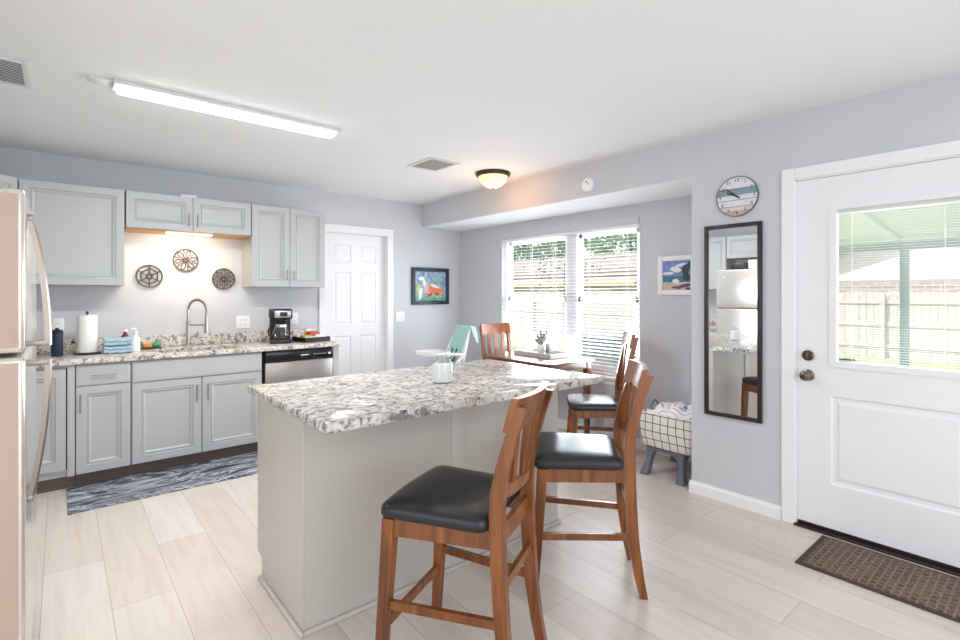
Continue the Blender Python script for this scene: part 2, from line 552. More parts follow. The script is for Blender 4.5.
def panelled(mb, W, H, T, panels, prof, M, holes=()):
    """a slab W x H (x,z), front at y=0 facing -y, back at y=T; panels are (x0,x1,z0,z1) sunk with profile [(inset,depth)..]"""
    xs = sorted(set([0, W] + [p[i] for p in list(panels) + list(holes) for i in (0, 1)]))
    zs = sorted(set([0, H] + [p[i] for p in list(panels) + list(holes) for i in (2, 3)]))
    inside = lambda x, z, ps: any(p[0] < x < p[1] and p[2] < z < p[3] for p in ps)
    vs_ = []; fs_ = []
    def q(*pts):
        o = len(vs_)
        vs_.extend([M @ Vector(p) for p in pts]); fs_.append([o + i for i in range(len(pts))])
    for i in range(len(xs) - 1):
        for j in range(len(zs) - 1):
            cx, cz = (xs[i] + xs[i + 1]) / 2, (zs[j] + zs[j + 1]) / 2
            a, b, c, d = xs[i], xs[i + 1], zs[j], zs[j + 1]
            if not inside(cx, cz, panels) and not inside(cx, cz, holes):
                q((a, 0, c), (b, 0, c), (b, 0, d), (a, 0, d))
            if not inside(cx, cz, holes):
                q((a, T, c), (a, T, d), (b, T, d), (b, T, c))
    q((0, 0, 0), (0, 0, H), (0, T, H), (0, T, 0)); q((W, 0, 0), (W, T, 0), (W, T, H), (W, 0, H))
    q((0, 0, H), (W, 0, H), (W, T, H), (0, T, H)); q((0, 0, 0), (0, T, 0), (W, T, 0), (W, 0, 0))
    for (a, b, c, d) in holes:
        q((a, 0, c), (a, T, c), (a, T, d), (a, 0, d)); q((b, 0, c), (b, 0, d), (b, T, d), (b, T, c))
        q((a, 0, c), (b, 0, c), (b, T, c), (a, T, c)); q((a, 0, d), (a, T, d), (b, T, d), (b, 0, d))
    mb.add(vs_, fs_)
    for (a, b, c, d) in panels:
        rings = []
        for ins, dep in [(0, 0)] + list(prof):
            rings.append([M @ Vector(p) for p in ((a + ins, dep, c + ins), (b - ins, dep, c + ins), (b - ins, dep, d - ins), (a + ins, dep, d - ins))])
        mb.loft(rings, cap0=False, cap1=True)
    return mb

CABPROF = [(0.003, 0.008), (0.009, 0.009), (0.013, 0.004), (0.016, 0.004), (0.030, 0.013)]
def cab_door(W, H, M, frame=0.054, T=0.02):
    mb = MB()
    fr = min(frame, W * 0.28, H * 0.28)
    return panelled(mb, W, H, T, [(fr, W - fr, fr, H - fr)], CABPROF, M)
def bar_pull(p, horizontal, L=0.13, out=(0, -1, 0)):
    mb = MB()
    p = Vector(p); o = Vector(out)
    d = Vector((1, 0, 0)) if horizontal else Vector((0, 0, 1))
    if horizontal and abs(o.x) > 0.5: d = Vector((0, 1, 0))
    e = p + o * 0.028
    mb.cyl(e - d * L / 2, e + d * L / 2, 0.0055, n=10)
    for sgn in (-1, 1):
        mb.cyl(p + d * sgn * L * 0.33, e + d * sgn * L * 0.33, 0.0045, n=8)
    return mb

def at(x, y, z=0.0, rz=0.0):
    return Matrix.Translation((x, y, z)) @ Matrix.Rotation(rz, 4, 'Z')

# ------------------------------------------------------------------ room shell
XL, XD, XW = -0.90, 3.35, 3.94
YB, YR, YK = -3.0, 1.70, 5.08
ZC, ZS = 2.455, 2.175

struct('floor', MB().box(-3.6, XW + 0.12, YB, YK + 0.3, -0.12, 0), M_floor, 'pale wood plank floor of the kitchen', 'floor')
struct('ceiling', MB().box(-3.6, XW + 0.12, YB, YK + 0.1, ZC, ZC + 0.12), M_ceil, 'smooth white ceiling', 'ceiling')
struct('wall_left', MB().box(XL - 0.12, XL, 1.98, YK + 0.12, 0, ZC).box(-3.6, XL - 0.12, 1.98, 2.10, 0, ZC), M_wall, 'grey wall behind the refrigerator', 'wall')
DK0, DK1, DKZ = 2.14, 2.885, 2.045
struct('wall_back', MB().box(XL, DK0, YK, YK + 0.12, 0, ZC).box(DK1, XW + 0.12, YK, YK + 0.12, 0, ZC).box(DK0, DK1, YK, YK + 0.12, DKZ, ZC), M_wall, 'pale grey kitchen wall behind the sink', 'wall')
EY0, EY1, EZ = 0.135, 1.066, 2.052
struct('wall_right', MB().box(XD, XD + 0.14, YB, EY0, 0, ZC).box(XD, XD + 0.14, EY1, YR, 0, ZC).box(XD, XD + 0.14, EY0, EY1, EZ, ZC)
       .box(XD + 0.14, XW + 0.12, YR - 0.14, YR, 0, ZC), M_wall, 'pale grey wall with the entry door and clock', 'wall')
WY0, WY1, WZ0, WZ1 = 2.475, 4.285, 0.60, 2.02
struct('wall_window', MB().box(XW, XW + 0.12, YR, WY0, 0, ZC).box(XW, XW + 0.12, WY1, YK, 0, ZC).box(XW, XW + 0.12, WY0, WY1, 0, WZ0).box(XW, XW + 0.12, WY0, WY1, WZ1, ZC), M_wall, 'grey wall of the dining recess around the big window', 'wall')
sf = MB().box(XD, XW, YR, YK, ZS + 0.004, ZC)
struct('wall_soffit', sf, M_wall, 'grey dropped beam above the dining recess', 'wall')
struct('trim_1', MB().box(XD + 0.002, XW, YR, YK, ZS, ZS + 0.004), M_ceil, 'white underside of the dropped beam', 'ceiling')

# baseboards
def bboard(name, x0, x1, y0, y1, label, side):
    mb = MB()
    h = 0.082
    if side in ('x-', 'x+'):
        t = 0.014; xx = x0
        s = -1 if side == 'x-' else 1
        mb.prism([(xx, 0), (xx + s * t, 0), (xx + s * t, h * .75), (xx + s * t * .5, h * .9), (xx + s * t * .35, h), (xx, h)], 'y', y0, y1)
    else:
        t = 0.014
        s = -1 if side == 'y-' else 1
        mb.prism([(y0, 0), (y0 + s * t, 0), (y0 + s * t, h * .75), (y0 + s * t * .5, h * .9), (y0 + s * t * .35, h), (y0, h)], 'x', x0, x1)
    struct(name, mb, M_trim, label, 'baseboard')
bboard('baseboard_right', XD, XD, 1.135, YR + 0.012, 'white baseboard between entry door and recess corner', 'x-')
bboard('baseboard_recess', XD - 0.012, XW - 0.015, YR, YR, 'white baseboard on the short recess return', 'y+')
bboard('baseboard_window', XW, XW, YR + 0.015, YK - 0.015, 'white baseboard below the window', 'x-')
bboard('baseboard_back', 2.97, XW - 0.015, YK, YK, 'white baseboard below the bird picture', 'y-')
bboard('baseboard_front', XD, XD, YB, 0.06, 'white baseboard on the near side of the entry door', 'x-')

# ---- window
win = sthing('window_1', 'big double window with white vinyl sashes over the dining table', 'window', (XW, 3.38, WZ0))
fx0, fx1 = XW + 0.055, XW + 0.115
fr = MB()
fr.box(fx0, fx1, WY0, WY0 + 0.045, WZ0, WZ1).box(fx0, fx1, WY1 - 0.045, WY1, WZ0, WZ1)
fr.box(fx0, fx1, WY0, WY1, WZ0, WZ0 + 0.045).box(fx0, fx1, WY0, WY1, WZ1 - 0.04, WZ1)
fr.box(fx0 - 0.01, fx1, 3.215, 3.36, WZ0, WZ1)
obj('window_frame', fr, M_trim, win, smooth=False)
for (a, b) in ((WY0 + 0.045, 3.215), (3.36, WY1 - 0.045)):
    zm = 1.315
    for (c, d, dx) in ((WZ0 + 0.045, zm + 0.022, 0.0), (zm - 0.022, WZ1 - 0.04, 0.02)):
        s_ = MB()
        x0 = fx0 + 0.008 + dx; x1 = x0 + 0.022
        s_.box(x0, x1, a, a + 0.035, c, d).box(x0, x1, b - 0.035, b, c, d).box(x0, x1, a, b, c, c + 0.042).box(x0, x1, a, b, d - 0.042, d)
        so = obj('sash', s_, M_trim, win, smooth=False)
        obj('glass_pane', MB().box(x0 + 0.010, x0 + 0.012, a + 0.035, b - 0.035, c + 0.042, d - 0.042), M_glass, so, smooth=False)
obj('window_sill', MB().box(XW - 0.055, fx0 + 0.01, WY0 - 0.05, WY1 + 0.05, WZ0 - 0.022, WZ0 + 0.004, 0.006), M_trim, win)
obj('apron', MB().box(XW - 0.012, XW, WY0 - 0.03, WY1 + 0.03, WZ0 - 0.075, WZ0 - 0.022), M_trim, win)

bl = thing('window_blind', 'white horizontal slat blind lowered and tilted open across the big window', 'blind', (XW + 0.02, 3.38, WZ1 - 0.05))
obj('headrail', MB().box(XW - 0.002, XW + 0.045, WY0 + 0.006, WY1 - 0.006, WZ1 - 0.05, WZ1 - 0.002), M_blind, bl, smooth=False)
obj('valance', MB().box(XW - 0.02, XW - 0.003, WY0 + 0.001, WY1 - 0.001, WZ1 - 0.022, WZ1 + 0.045, 0.004), M_wall, bl)
sl = MB()
z = WZ0 + 0.05
while z < WZ1 - 0.06:
    for (dx0, dx1, dz0, dz1) in ((-0.017, 0.0, -0.003, 0.0015), (0.0, 0.017, 0.0015, 0.002)):
        x0, x1 = XW + 0.024 + dx0, XW + 0.024 + dx1
        vs_ = [(x0, WY0 + 0.008, z + dz0), (x1, WY0 + 0.008, z + dz1), (x1, WY1 - 0.008, z + dz1), (x0, WY1 - 0.008, z + dz0)]
        sl.add(vs_ + [(p[0], p[1], p[2] + 0.0022) for p in vs_], [(0, 3, 2, 1), (4, 5, 6, 7), (0, 1, 5, 4), (2, 3, 7, 6), (1, 2, 6, 5), (3, 0, 4, 7)])
    z += 0.0335
obj('slats', sl, M_blind, bl, smooth=False)
obj('bottom_rail', MB().box(XW + 0.006, XW + 0.042, WY0 + 0.008, WY1 - 0.008, WZ0 + 0.012, WZ0 + 0.030, 0.004), M_blind, bl)
cd = MB()
for y in (2.62, 3.05, 3.50, 3.83, 4.14):
    cd.cyl((XW + 0.007, y, WZ0 + 0.02), (XW + 0.007, y, WZ1 - 0.04), 0.0014, n=6)
    cd.cyl((XW + 0.041, y, WZ0 + 0.02), (XW + 0.041, y, WZ1 - 0.04), 0.0014, n=6)
obj('ladder_cords', cd, M_blind, bl)
obj('tilt_wand', MB().cyl((XW - 0.006, 4.20, 1.16), (XW - 0.006, 4.19, WZ1 - 0.03), 0.004, n=8), M_blind, bl)

# ---- entry door
ed = sthing('door_1', 'white half-glass entry door with one lower panel', 'door', (XD, 0.6, 0))
Dw = 0.906
dy1 = 1.053
MD = Matrix.Translation((XD + 0.012, dy1, 0.032)) @ Matrix.Rotation(-PI / 2, 4, 'Z')   # local x -> -y, local -y -> -x
slab = MB()
GZ0, GZ1 = 0.965 - 0.032, 1.872 - 0.032
panelled(slab, Dw, 2.008, 0.04, [(0.165, Dw - 0.165, 0.252, 0.757)], [(0.012, 0.010), (0.028, 0.010), (0.045, 0.003)], MD, holes=[(0.172, Dw - 0.172, GZ0, GZ1)])
obj('door_slab', slab, M_door, ed, smooth=False)
gf = MB()
def ring_frame(mb, a, b, c, d, w, y0, y1, M):
    for q in ((a, a + w, c, d), (b - w, b, c, d), (a + w, b - w, c, c + w), (a + w, b - w, d - w, d)):
        mb.box(q[0], q[1], y0, y1, q[2], q[3], M=M)
ring_frame(gf, 0.162, Dw - 0.162, GZ0 - 0.010, GZ1 + 0.010, 0.034, -0.010, 0.0, MD)
ring_frame(gf, 0.172, Dw - 0.172, GZ0, GZ1, 0.022, 0.0, 0.04, MD)
obj('glass_frame', gf, M_door, ed, smooth=False)
obj('glass_pane', MB().box(0.19, Dw - 0.19, 0.006, 0.008, GZ0 + 0.02, GZ1 - 0.02, M=MD), M_glass, ed, smooth=False)
mbx = MB()
z = GZ0 + 0.03
while z < GZ1 - 0.05:
    mbx.box(0.20, Dw - 0.20, 0.014, 0.026, z, z + 0.0007, M=MD)
    z += 0.0135
bo = obj('enclosed_blind', mbx, M_blind, ed, smooth=False)
obj('blind_headrail', MB().box(0.195, Dw - 0.195, 0.010, 0.030, GZ1 - 0.046, GZ1 - 0.022, M=MD), M_ventgrey, bo, smooth=False)
cd = MB()
for x in (0.262, 0.644, 0.45):
    if x == 0.45: continue
    cd.box(x, x + 0.003, 0.012, 0.014, GZ0 + 0.02, GZ1 - 0.03, M=MD)
obj('blind_cords', cd, M_white, bo, smooth=False)
def knob(zc_, deadbolt):
    mb = MB()
    Mk = MD @ Matrix.Translation((0.055, 0.0, zc_ - 0.032)) @ Matrix.Rotation(PI / 2, 4, 'X')
    if deadbolt:
        mb.lathe([(0, 0), (0.031, 0), (0.031, 0.010), (0.026, 0.014), (0.012, 0.014), (0.012, 0.016), (0, 0.016)], n=24, M=Mk)
        mb.box(-0.005, 0.005, -0.016, 0.016, 0.014, 0.030, 0.003, M=Mk)
    else:
        mb.lathe([(0, 0), (0.033, 0), (0.033, 0.006), (0.014, 0.012), (0.012, 0.032), (0.022, 0.040), (0.029, 0.052), (0.027, 0.064), (0.015, 0.071), (0, 0.072)], n=24, M=Mk)
    return mb
M_knob = plain('aged_nickel', srgb(118, 106, 96), 0.25, 1.0, var=0.08)
obj('deadbolt', knob(1.010, True), M_knob, ed)
obj('door_knob', knob(0.895, False), M_knob, ed)
obj('door_sweep', MB().box(0.002, Dw - 0.002, -0.004, 0.04, -0.016, 0.0, M=MD), M_threshold, ed, smooth=False)
thr = MB().box(XD - 0.022, XD + 0.14, EY0 - 0.0, EY1 + 0.0, 0.0, 0.014, 0.004)
struct('trim_2', thr, M_threshold, 'dark metal threshold under the entry door', 'threshold')
jb = MB()
for (a, b) in ((EY1 - 0.012, EY1 - 0.001), (EY0 + 0.001, EY0 + 0.012)):
    jb.box(XD - 0.001, XD + 0.14, a, b, 0.014, EZ)
jb.box(XD - 0.001, XD + 0.14, EY0, EY1, EZ - 0.010, EZ - 0.001)
cw = 0.066
for (a, b, c, d) in ((EY1 - 0.006, EY1 + cw, 0, EZ + cw), (EY0 - cw, EY0 + 0.006, 0, EZ + cw), (EY0 + 0.006, EY1 - 0.006, EZ - 0.004, EZ + cw)):
    jb.box(XD - 0.017, XD - 0.0005, a, b, c, d, 0.004)
struct('trim_3', jb, M_trim, 'white casing around the entry door', 'door casing')

# ---- six panel interior door
d6 = sthing('door_2', 'white six-panel interior door beside the dishwasher', 'door', (2.51, YK, 0))
M6 = at(DK0 + 0.012, YK + 0.055, 0.012)
W6 = DK1 - DK0 - 0.024
c0, c1, c2, c3 = 0.105, W6 / 2 - 0.05, W6 / 2 + 0.05, W6 - 0.105
pans = []
for (z0, z1) in ((0.24, 0.90), (1.02, 1.60), (1.70, 1.90)):
    pans += [(c0, c1, z0, z1), (c2, c3, z0, z1)]
s6 = panelled(MB(), W6, 2.018, 0.036, pans, [(0.010, 0.008), (0.022, 0.008), (0.040, 0.002)], M6)
obj('door_slab', s6, M_door, d6, smooth=False)
for z in (0.25, 1.09, 1.80):
    obj('hinge', MB().cyl((DK0 + 0.010, YK + 0.050, z - 0.045), (DK0 + 0.010, YK + 0.050, z + 0.045), 0.007, n=10), M_nickel, d6)
jb = MB()
jb.box(DK0, DK0 + 0.011, YK - 0.001, YK + 0.12, 0, DKZ).box(DK1 - 0.011, DK1, YK - 0.001, YK + 0.12, 0, DKZ).box(DK0, DK1, YK - 0.001, YK + 0.12, DKZ - 0.011, DKZ)
cw = 0.07
for (a, b, c, d) in ((DK0 - cw, DK0 + 0.005, 0, DKZ + cw), (DK1 - 0.005, DK1 + cw, 0, DKZ + cw), (DK0 + 0.005, DK1 - 0.005, DKZ - 0.005, DKZ + cw)):
    jb.box(a, b, YK - 0.018, YK - 0.0005, c, d, 0.004)
struct('trim_4', jb, M_trim, 'white casing around the six-panel door', 'door casing')

# ------------------------------------------------------------------ kitchen run on the back wall
YF = 4.49          # cabinet door faces
def base_cab(name, label, x0, x1, cat='cabinet', top=0.876):
    t = thing(name, label, cat, ((x0 + x1) / 2, YF + 0.3, 0))
    b = MB()
    b.box(x0 + 0.001, x1 - 0.001, YF + 0.021, YK - 0.002, 0.1, top)
    if top < 0.87: b.box(x0 + 0.001, x1 - 0.001, YF + 0.021, YF + 0.040, top, 0.876)
    obj('cabinet_body', b, M_cab, t, smooth=False)
    obj('toe_kick', MB().box(x0 + 0.001, x1 - 0.001, YF + 0.075, YF + 0.09, 0, 0.1), M_kick, t, smooth=False)
    return t
# corner cabinet
t = base_cab('corner_base_cabinet', 'grey corner base cabinet beside the refrigerator', -0.298, 0.080)
obj('cabinet_door', cab_door(0.315, 0.70, at(-0.285, YF, 0.15)), M_cab, t, smooth=False)
obj('door_gap', MB().box(0.0305, 0.037, YF + 0.019, YF + 0.0215, 0.15, 0.855), M_cabdark, t, smooth=False)
obj('cabinet_stile', MB().box(0.038, 0.078, YF, YF + 0.021, 0.1, 0.874), M_cab, t, smooth=False)
# drawer cabinet
t = base_cab('drawer_base_cabinet', 'narrow grey base cabinet with a drawer over one door', 0.081, 0.402)
dr = obj('drawer', panelled(MB(), 0.311, 0.142, 0.02, [(0.006, 0.305, 0.006, 0.136)], [(0.004, -0.002)], at(0.086, YF, 0.724)), M_cab, t, smooth=False)
obj('drawer_handle', bar_pull((0.24, YF, 0.797), True, 0.15), M_nickel, dr)
do = obj('cabinet_door', cab_door(0.311, 0.612, at(0.086, YF, 0.105)), M_cab, t, smooth=False)
obj('door_handle', bar_pull((0.108, YF, 0.60), False, 0.13), M_nickel, do)
# sink cabinet
t = base_cab('sink_base_cabinet', 'wide grey sink base cabinet with two doors under a false drawer', 0.404, 1.334, top=0.70)
obj('false_drawer', panelled(MB(), 0.916, 0.152, 0.02, [(0.006, 0.910, 0.006, 0.146)], [(0.004, -0.002)], at(0.410, YF, 0.714)), M_cab, t, smooth=False)
for x0, hx in ((0.410, 0.410 + 0.456 - 0.036), (0.873, 0.873 + 0.036)):
    do = obj('cabinet_door', cab_door(0.453, 0.600, at(x0, YF, 0.105)), M_cab, t, smooth=False)
    obj('door_handle', bar_pull((hx, YF, 0.585), False, 0.13), M_nickel, do)
# dishwasher
t = thing('dishwasher', 'stainless dishwasher with a black control panel below the coffee maker', 'dishwasher', (1.655, YF + 0.3, 0))
obj('dishwasher_body', MB().box(1.345, 1.965, YF + 0.03, YK - 0.01, 0.02, 0.872), M_black, t, smooth=False)
obj('dishwasher_door', MB().box(1.352, 1.960, YF - 0.012, YF + 0.03, 0.115, 0.772, 0.006), plain('dishwasher_steel', srgb(168, 163, 158), 0.3, 1.0, var=0.03), t)
cp = obj('control_panel', MB().box(1.352, 1.960, YF - 0.022, YF + 0.03, 0.775, 0.868, 0.008), M_blackgloss, t)
obj('nameplate', MB().box(1.655, 1.725, YF - 0.0235, YF - 0.021, 0.818, 0.826), M_ventgrey, cp, smooth=False)
for k in range(5):
    obj('button', MB().box(1.775 + k * 0.026, 1.789 + k * 0.026, YF - 0.0235, YF - 0.021, 0.820, 0.825), M_ventgrey, cp, smooth=False)
obj('button', MB().box(1.913, 1.937, YF - 0.0235, YF - 0.021, 0.813, 0.831), M_ventgrey, cp, smooth=False)
obj('toe_kick', MB().box(1.352, 1.960, YF + 0.06, YF + 0.075, 0, 0.11), M_black, t, smooth=False)
# end panel
pe = obj('end_panel', MB().box(1.970, 2.022, YF, YK - 0.002, 0, 0.876), M_cab, smooth=False)
tag(pe, 'grey filler panel at the right end of the counter, beside the dishwasher', 'cabinet panel')
# left run (seen past the refrigerator and in the mirror)
t = thing('side_base_cabinet', 'grey base cabinet on the left wall between the refrigerator and the corner', 'cabinet', (-0.6, 3.75, 0))
obj('cabinet_body', MB().box(XL + 0.002, -0.321, 2.99, YF + 0.55, 0.1, 0.876), M_cab, t, smooth=False)
obj('toe_kick', MB().box(-0.40, -0.385, 2.99, YF + 0.02, 0, 0.1), M_kick, t, smooth=False)
for k in range(3):
    obj('cabinet_door', cab_door(0.49, 0.74, Matrix.Translation((-0.300, 3.0 + 0.495 * k, 0.11)) @ Matrix.Rotation(PI / 2, 4, 'Z')), M_cab, t, smooth=False)

# counter with a cut-out for the sink
SX0, SX1, SY0, SY1 = 0.60, 1.20, 4.575, 4.90
ct = thing('worktop', 'granite worktop with low backsplash along the sink wall', 'worktop', (1.0, 4.77, 0.878))
w = MB()
CF = 4.465
w.box(-0.302, SX0, CF, YK - 0.001, 0.878, 0.914, 0.003).box(SX1, 2.032, CF, YK - 0.001, 0.878, 0.914, 0.003)
w.box(SX0 - .002, SX1 + .002, CF, SY0, 0.878, 0.914, 0.003).box(SX0 - .002, SX1 + .002, SY1, YK - 0.001, 0.878, 0.914, 0.003)
w.box(XL + 0.001, -0.30, 2.975, YK - 0.001, 0.878, 0.914, 0.003)
obj('worktop_slab', w, M_granite, ct)
obj('backsplash', MB().box(XL + 0.02, 2.032, YK - 0.021, YK - 0.001, 0.914, 1.016, 0.002), M_granite, ct)
obj('side_splash', MB().box(XL + 0.001, XL + 0.021, 2.975, YK - 0.021, 0.914, 1.016, 0.002), M_granite, ct)
# sink
sk = MB()
e = 0.012
outer = [(SX0 - e, SY0 - e), (SX1 + e, SY0 - e), (SX1 + e, SY1 + e), (SX0 - e, SY1 + e)]
prof = [(-e, 0.877), (0.0, 0.877), (0.010, 0.86), (0.03, 0.74), (0.12, 0.725)]
rings = []
for ins, z in prof:
    rings.append([Vector((x, y, z)) for x, y in rrect(SX0 + ins, SX1 - ins, SY0 + ins, SY1 - ins, 0.03 + max(0, ins) * .2, 4)])
sk.loft(rings, cap0=False, cap1=True)
ks = obj('kitchen_sink', sk, M_steel, loc=(0.9, 4.74, 0.725))
tag(ks, 'undermount steel sink set in the granite worktop', 'sink')
# faucet
fa = thing('faucet', 'tall spring-neck steel faucet behind the sink', 'faucet', (0.857, 4.985, 0.914))
fb = MB().lathe([(0, 0), (0.026, 0), (0.026, 0.008), (0.018, 0.014), (0.015, 0.02), (0.015, 0.215), (0.011, 0.22), (0, 0.22)], (0.857, 4.985, 0.914), 18)
obj('faucet_body', fb, M_nickel, fa)
top = []
ex, ey = 0.975, 4.86
for k in range(25):
    a = PI * k / 24
    top.append((0.857 + (ex - 0.857) * (1 - math.cos(a)) / 2, 4.985 + (ey - 4.985) * (1 - math.cos(a)) / 2, 1.225 + 0.095 * math.sin(a)))
path = [(0.857, 4.985, 1.13), (0.857, 4.985, 1.18)] + top + [(ex, ey, 1.18)]
obj('neck', MB().tube(path, 0.0065, 8), M_nickel, fa)
sp = MB()
hel = []
P = [Vector(p) for p in path]
L = [0]
for a, b in zip(P, P[1:]): L.append(L[-1] + (b - a).length)
N = 420
for k in range(N + 1):
    d = L[-1] * k / N
    i = max(j for j in range(len(L)) if L[j] <= d + 1e-9); i = min(i, len(P) - 2)
    u = (d - L[i]) / max(1e-9, L[i + 1] - L[i])
    c = P[i].lerp(P[i + 1], u); tn = (P[i + 1] - P[i]).normalized()
    a1 = tn.cross(Vector((0.72, 0.69, 0))).normalized() if abs(tn.z) > 0.99 else tn.cross(Vector((0, 0, 1))).normalized()
    a2 = tn.cross(a1)
    ph = 2 * PI * k / 10
    hel.append(c + (a1 * math.cos(ph) + a2 * math.sin(ph)) * 0.0105)
obj('neck_spring', MB().tube(hel, 0.0022, 4), M_nickel, fa)
obj('spray_head', MB().tube([(ex, ey, 1.185), (ex, ey, 1.12), (ex, ey, 1.08), (ex, ey, 1.03)], [0.012, 0.014, 0.017, 0.019], 14), M_nickel, fa)
obj('docking_arm', MB().cyl((0.857, 4.985, 1.10), (ex, ey, 1.10), 0.006, n=8), M_nickel, fa)
obj('lever', MB().tube([(0.872, 4.985, 0.99), (0.92, 4.975, 1.0), (0.935, 4.97, 1.045)], [0.008, 0.006, 0.005], 8), M_nickel, fa)

# ---- upper cabinets
YU = 4.75
UZ0, UZ1 = 1.437, 2.182
def upper(name, label, x0, x1, z0, z1, doors, y=YU):
    t = thing(name, label, 'wall cabinet', ((x0 + x1) / 2, (y + YK) / 2, z0), 0, 'grey wall cabinets along the sink wall')
    obj('cabinet_body', MB().box(x0, x1, y + 0.021, YK - 0.001, z0, z1), M_cab, t, smooth=False)
    for (a, b, hx, hz) in doors:
        do = obj('cabinet_door', cab_door(b - a, z1 - z0 - 0.006, at(a, y, z0 + 0.003), 0.052), M_cab, t, smooth=False)
        if hx is not None:
            obj('door_handle', bar_pull((hx, y, hz), False, 0.10), M_nickel, do)
    return t
upper('wall_cabinet', 'single-door grey wall cabinet above the paper towel', -0.224, 0.384, UZ0, UZ1, [(-0.221, 0.382, -0.19, 1.66)])
t = upper('wall_cabinet', 'short two-door grey wall cabinet above the sink', 0.392, 1.312, 1.893, UZ1, [(0.394, 0.849, 0.82, 1.985), (0.855, 1.310, 0.885, 1.985)])
obj('underside_board', MB().box(0.394, 1.310, YU + 0.022, YK - 0.003, 1.887, 1.8925), M_rawwood, t, smooth=False)
upper('wall_cabinet', 'tall two-door grey wall cabinet above the coffee maker', 1.318, 1.998, UZ0, UZ1, [(1.320, 1.655, 1.625, 1.545), (1.660, 1.996, 1.690, 1.545)])
# corner (diagonal) cabinet
t = thing('corner_wall_cabinet', 'diagonal grey corner wall cabinet, leftmost above the counter', 'wall cabinet', (-0.6, 4.8, UZ0))
obj('cabinet_body', MB().prism([(XL + .001, YK - .001), (XL + .001, 4.42), (-0.585, 4.42), (-0.245, 4.76), (-0.228, 4.772), (-0.228, YK - .001)], 'z', UZ0, UZ1), M_cab, t, smooth=False)
a0 = Vector((-0.578, 4.410)); a1 = Vector((-0.240, 4.748))
ang = math.atan2(a1.y - a0.y, a1.x - a0.x)
do = obj('cabinet_door', cab_door((a1 - a0).length, UZ1 - UZ0 - 0.006, Matrix.Translation((a0.x + 0.012, a0.y - 0.012, UZ0 + 0.003)) @ Matrix.Rotation(ang, 4, 'Z'), 0.05), M_cab, t, smooth=False)
# left wall cabinets
t = thing('side_wall_cabinet', 'tall grey wall cabinet on the left wall beyond the refrigerator', 'wall cabinet', (-0.73, 3.7, UZ0))
obj('cabinet_body', MB().box(XL + .001, -0.591, 3.02, 4.415, UZ0, UZ1), M_cab, t, smooth=False)
for k in range(3):
    obj('cabinet_door', cab_door(0.45, UZ1 - UZ0 - .006, Matrix.Translation((-0.570, 3.025 + 0.463 * k, UZ0 + .003)) @ Matrix.Rotation(PI / 2, 4, 'Z'), 0.05), M_cab, t, smooth=False)
t = thing('over_fridge_cabinet', 'short grey wall cabinet above the refrigerator', 'wall cabinet', (-0.73, 2.5, 1.87))
obj('cabinet_body', MB().box(XL + .001, -0.591, 2.02, 3.015, 1.87, UZ1), M_cab, t, smooth=False)
for k in range(2):
    obj('cabinet_door', cab_door(0.49, UZ1 - 1.87 - .006, Matrix.Translation((-0.570, 2.025 + 0.497 * k, 1.873)) @ Matrix.Rotation(PI / 2, 4, 'Z'), 0.05), M_cab, t, smooth=False)

# under cabinet light + warm lamp
uc = thing('under_cabinet_light', 'slim warm light bar under the short cabinet above the sink', 'lamp', (0.83, 4.80, 1.875))
obj('light_housing', MB().box(0.655, 1.01, 4.785, 4.825, 1.874, 1.8865, 0.002), M_white, uc)
obj('light_diffuser', MB().box(0.665, 1.00, 4.780, 4.820, 1.868, 1.8735, 0.002), M_warmled, uc)
light('under_cabinet_lamp', 'AREA', (0.83, 4.82, 1.862), (R(22), 0, 0), 4.2, (1.0, 0.80, 0.58), shape='RECTANGLE', size=0.36, size_y=0.03)
o = obj('cable_box', MB().box(0.775, 0.895, 4.83, 4.92, UZ1 + 0.001, UZ1 + 0.032, 0.004), M_white, loc=(0.835, 4.875, UZ1)); tag(o, 'small white box lying on top of the short wall cabinet', 'box')

# ------------------------------------------------------------------ refrigerator
fg = thing('refrigerator', 'stainless top-freezer refrigerator with bowed handles at the left edge', 'refrigerator', (-0.47, 2.5, 0))
FX, FY0, FY1, FZ = -0.08, 2.05, 2.955, 1.69
obj('fridge_body', MB().box(XL + 0.03, FX - 0.079, FY0 + 0.004, FY1 - 0.004, 0.03, FZ - 0.01, 0.006), M_fridgeside, fg)
dz = 1.185
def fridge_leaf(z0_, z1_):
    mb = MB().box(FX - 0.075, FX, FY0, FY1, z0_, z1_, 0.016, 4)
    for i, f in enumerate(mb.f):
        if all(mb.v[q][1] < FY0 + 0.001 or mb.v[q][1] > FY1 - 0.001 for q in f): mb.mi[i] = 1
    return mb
fd = obj('freezer_door', fridge_leaf(dz + 0.006, FZ), [M_fridge, M_fridgeside], fg)
ld = obj('fridge_door', fridge_leaf(0.09, dz - 0.006), [M_fridge, M_fridgeside], fg)
obj('kick_grille', MB().box(FX - 0.10, FX - 0.03, FY0 + 0.01, FY1 - 0.01, 0.0, 0.08), M_black, fg, smooth=False)
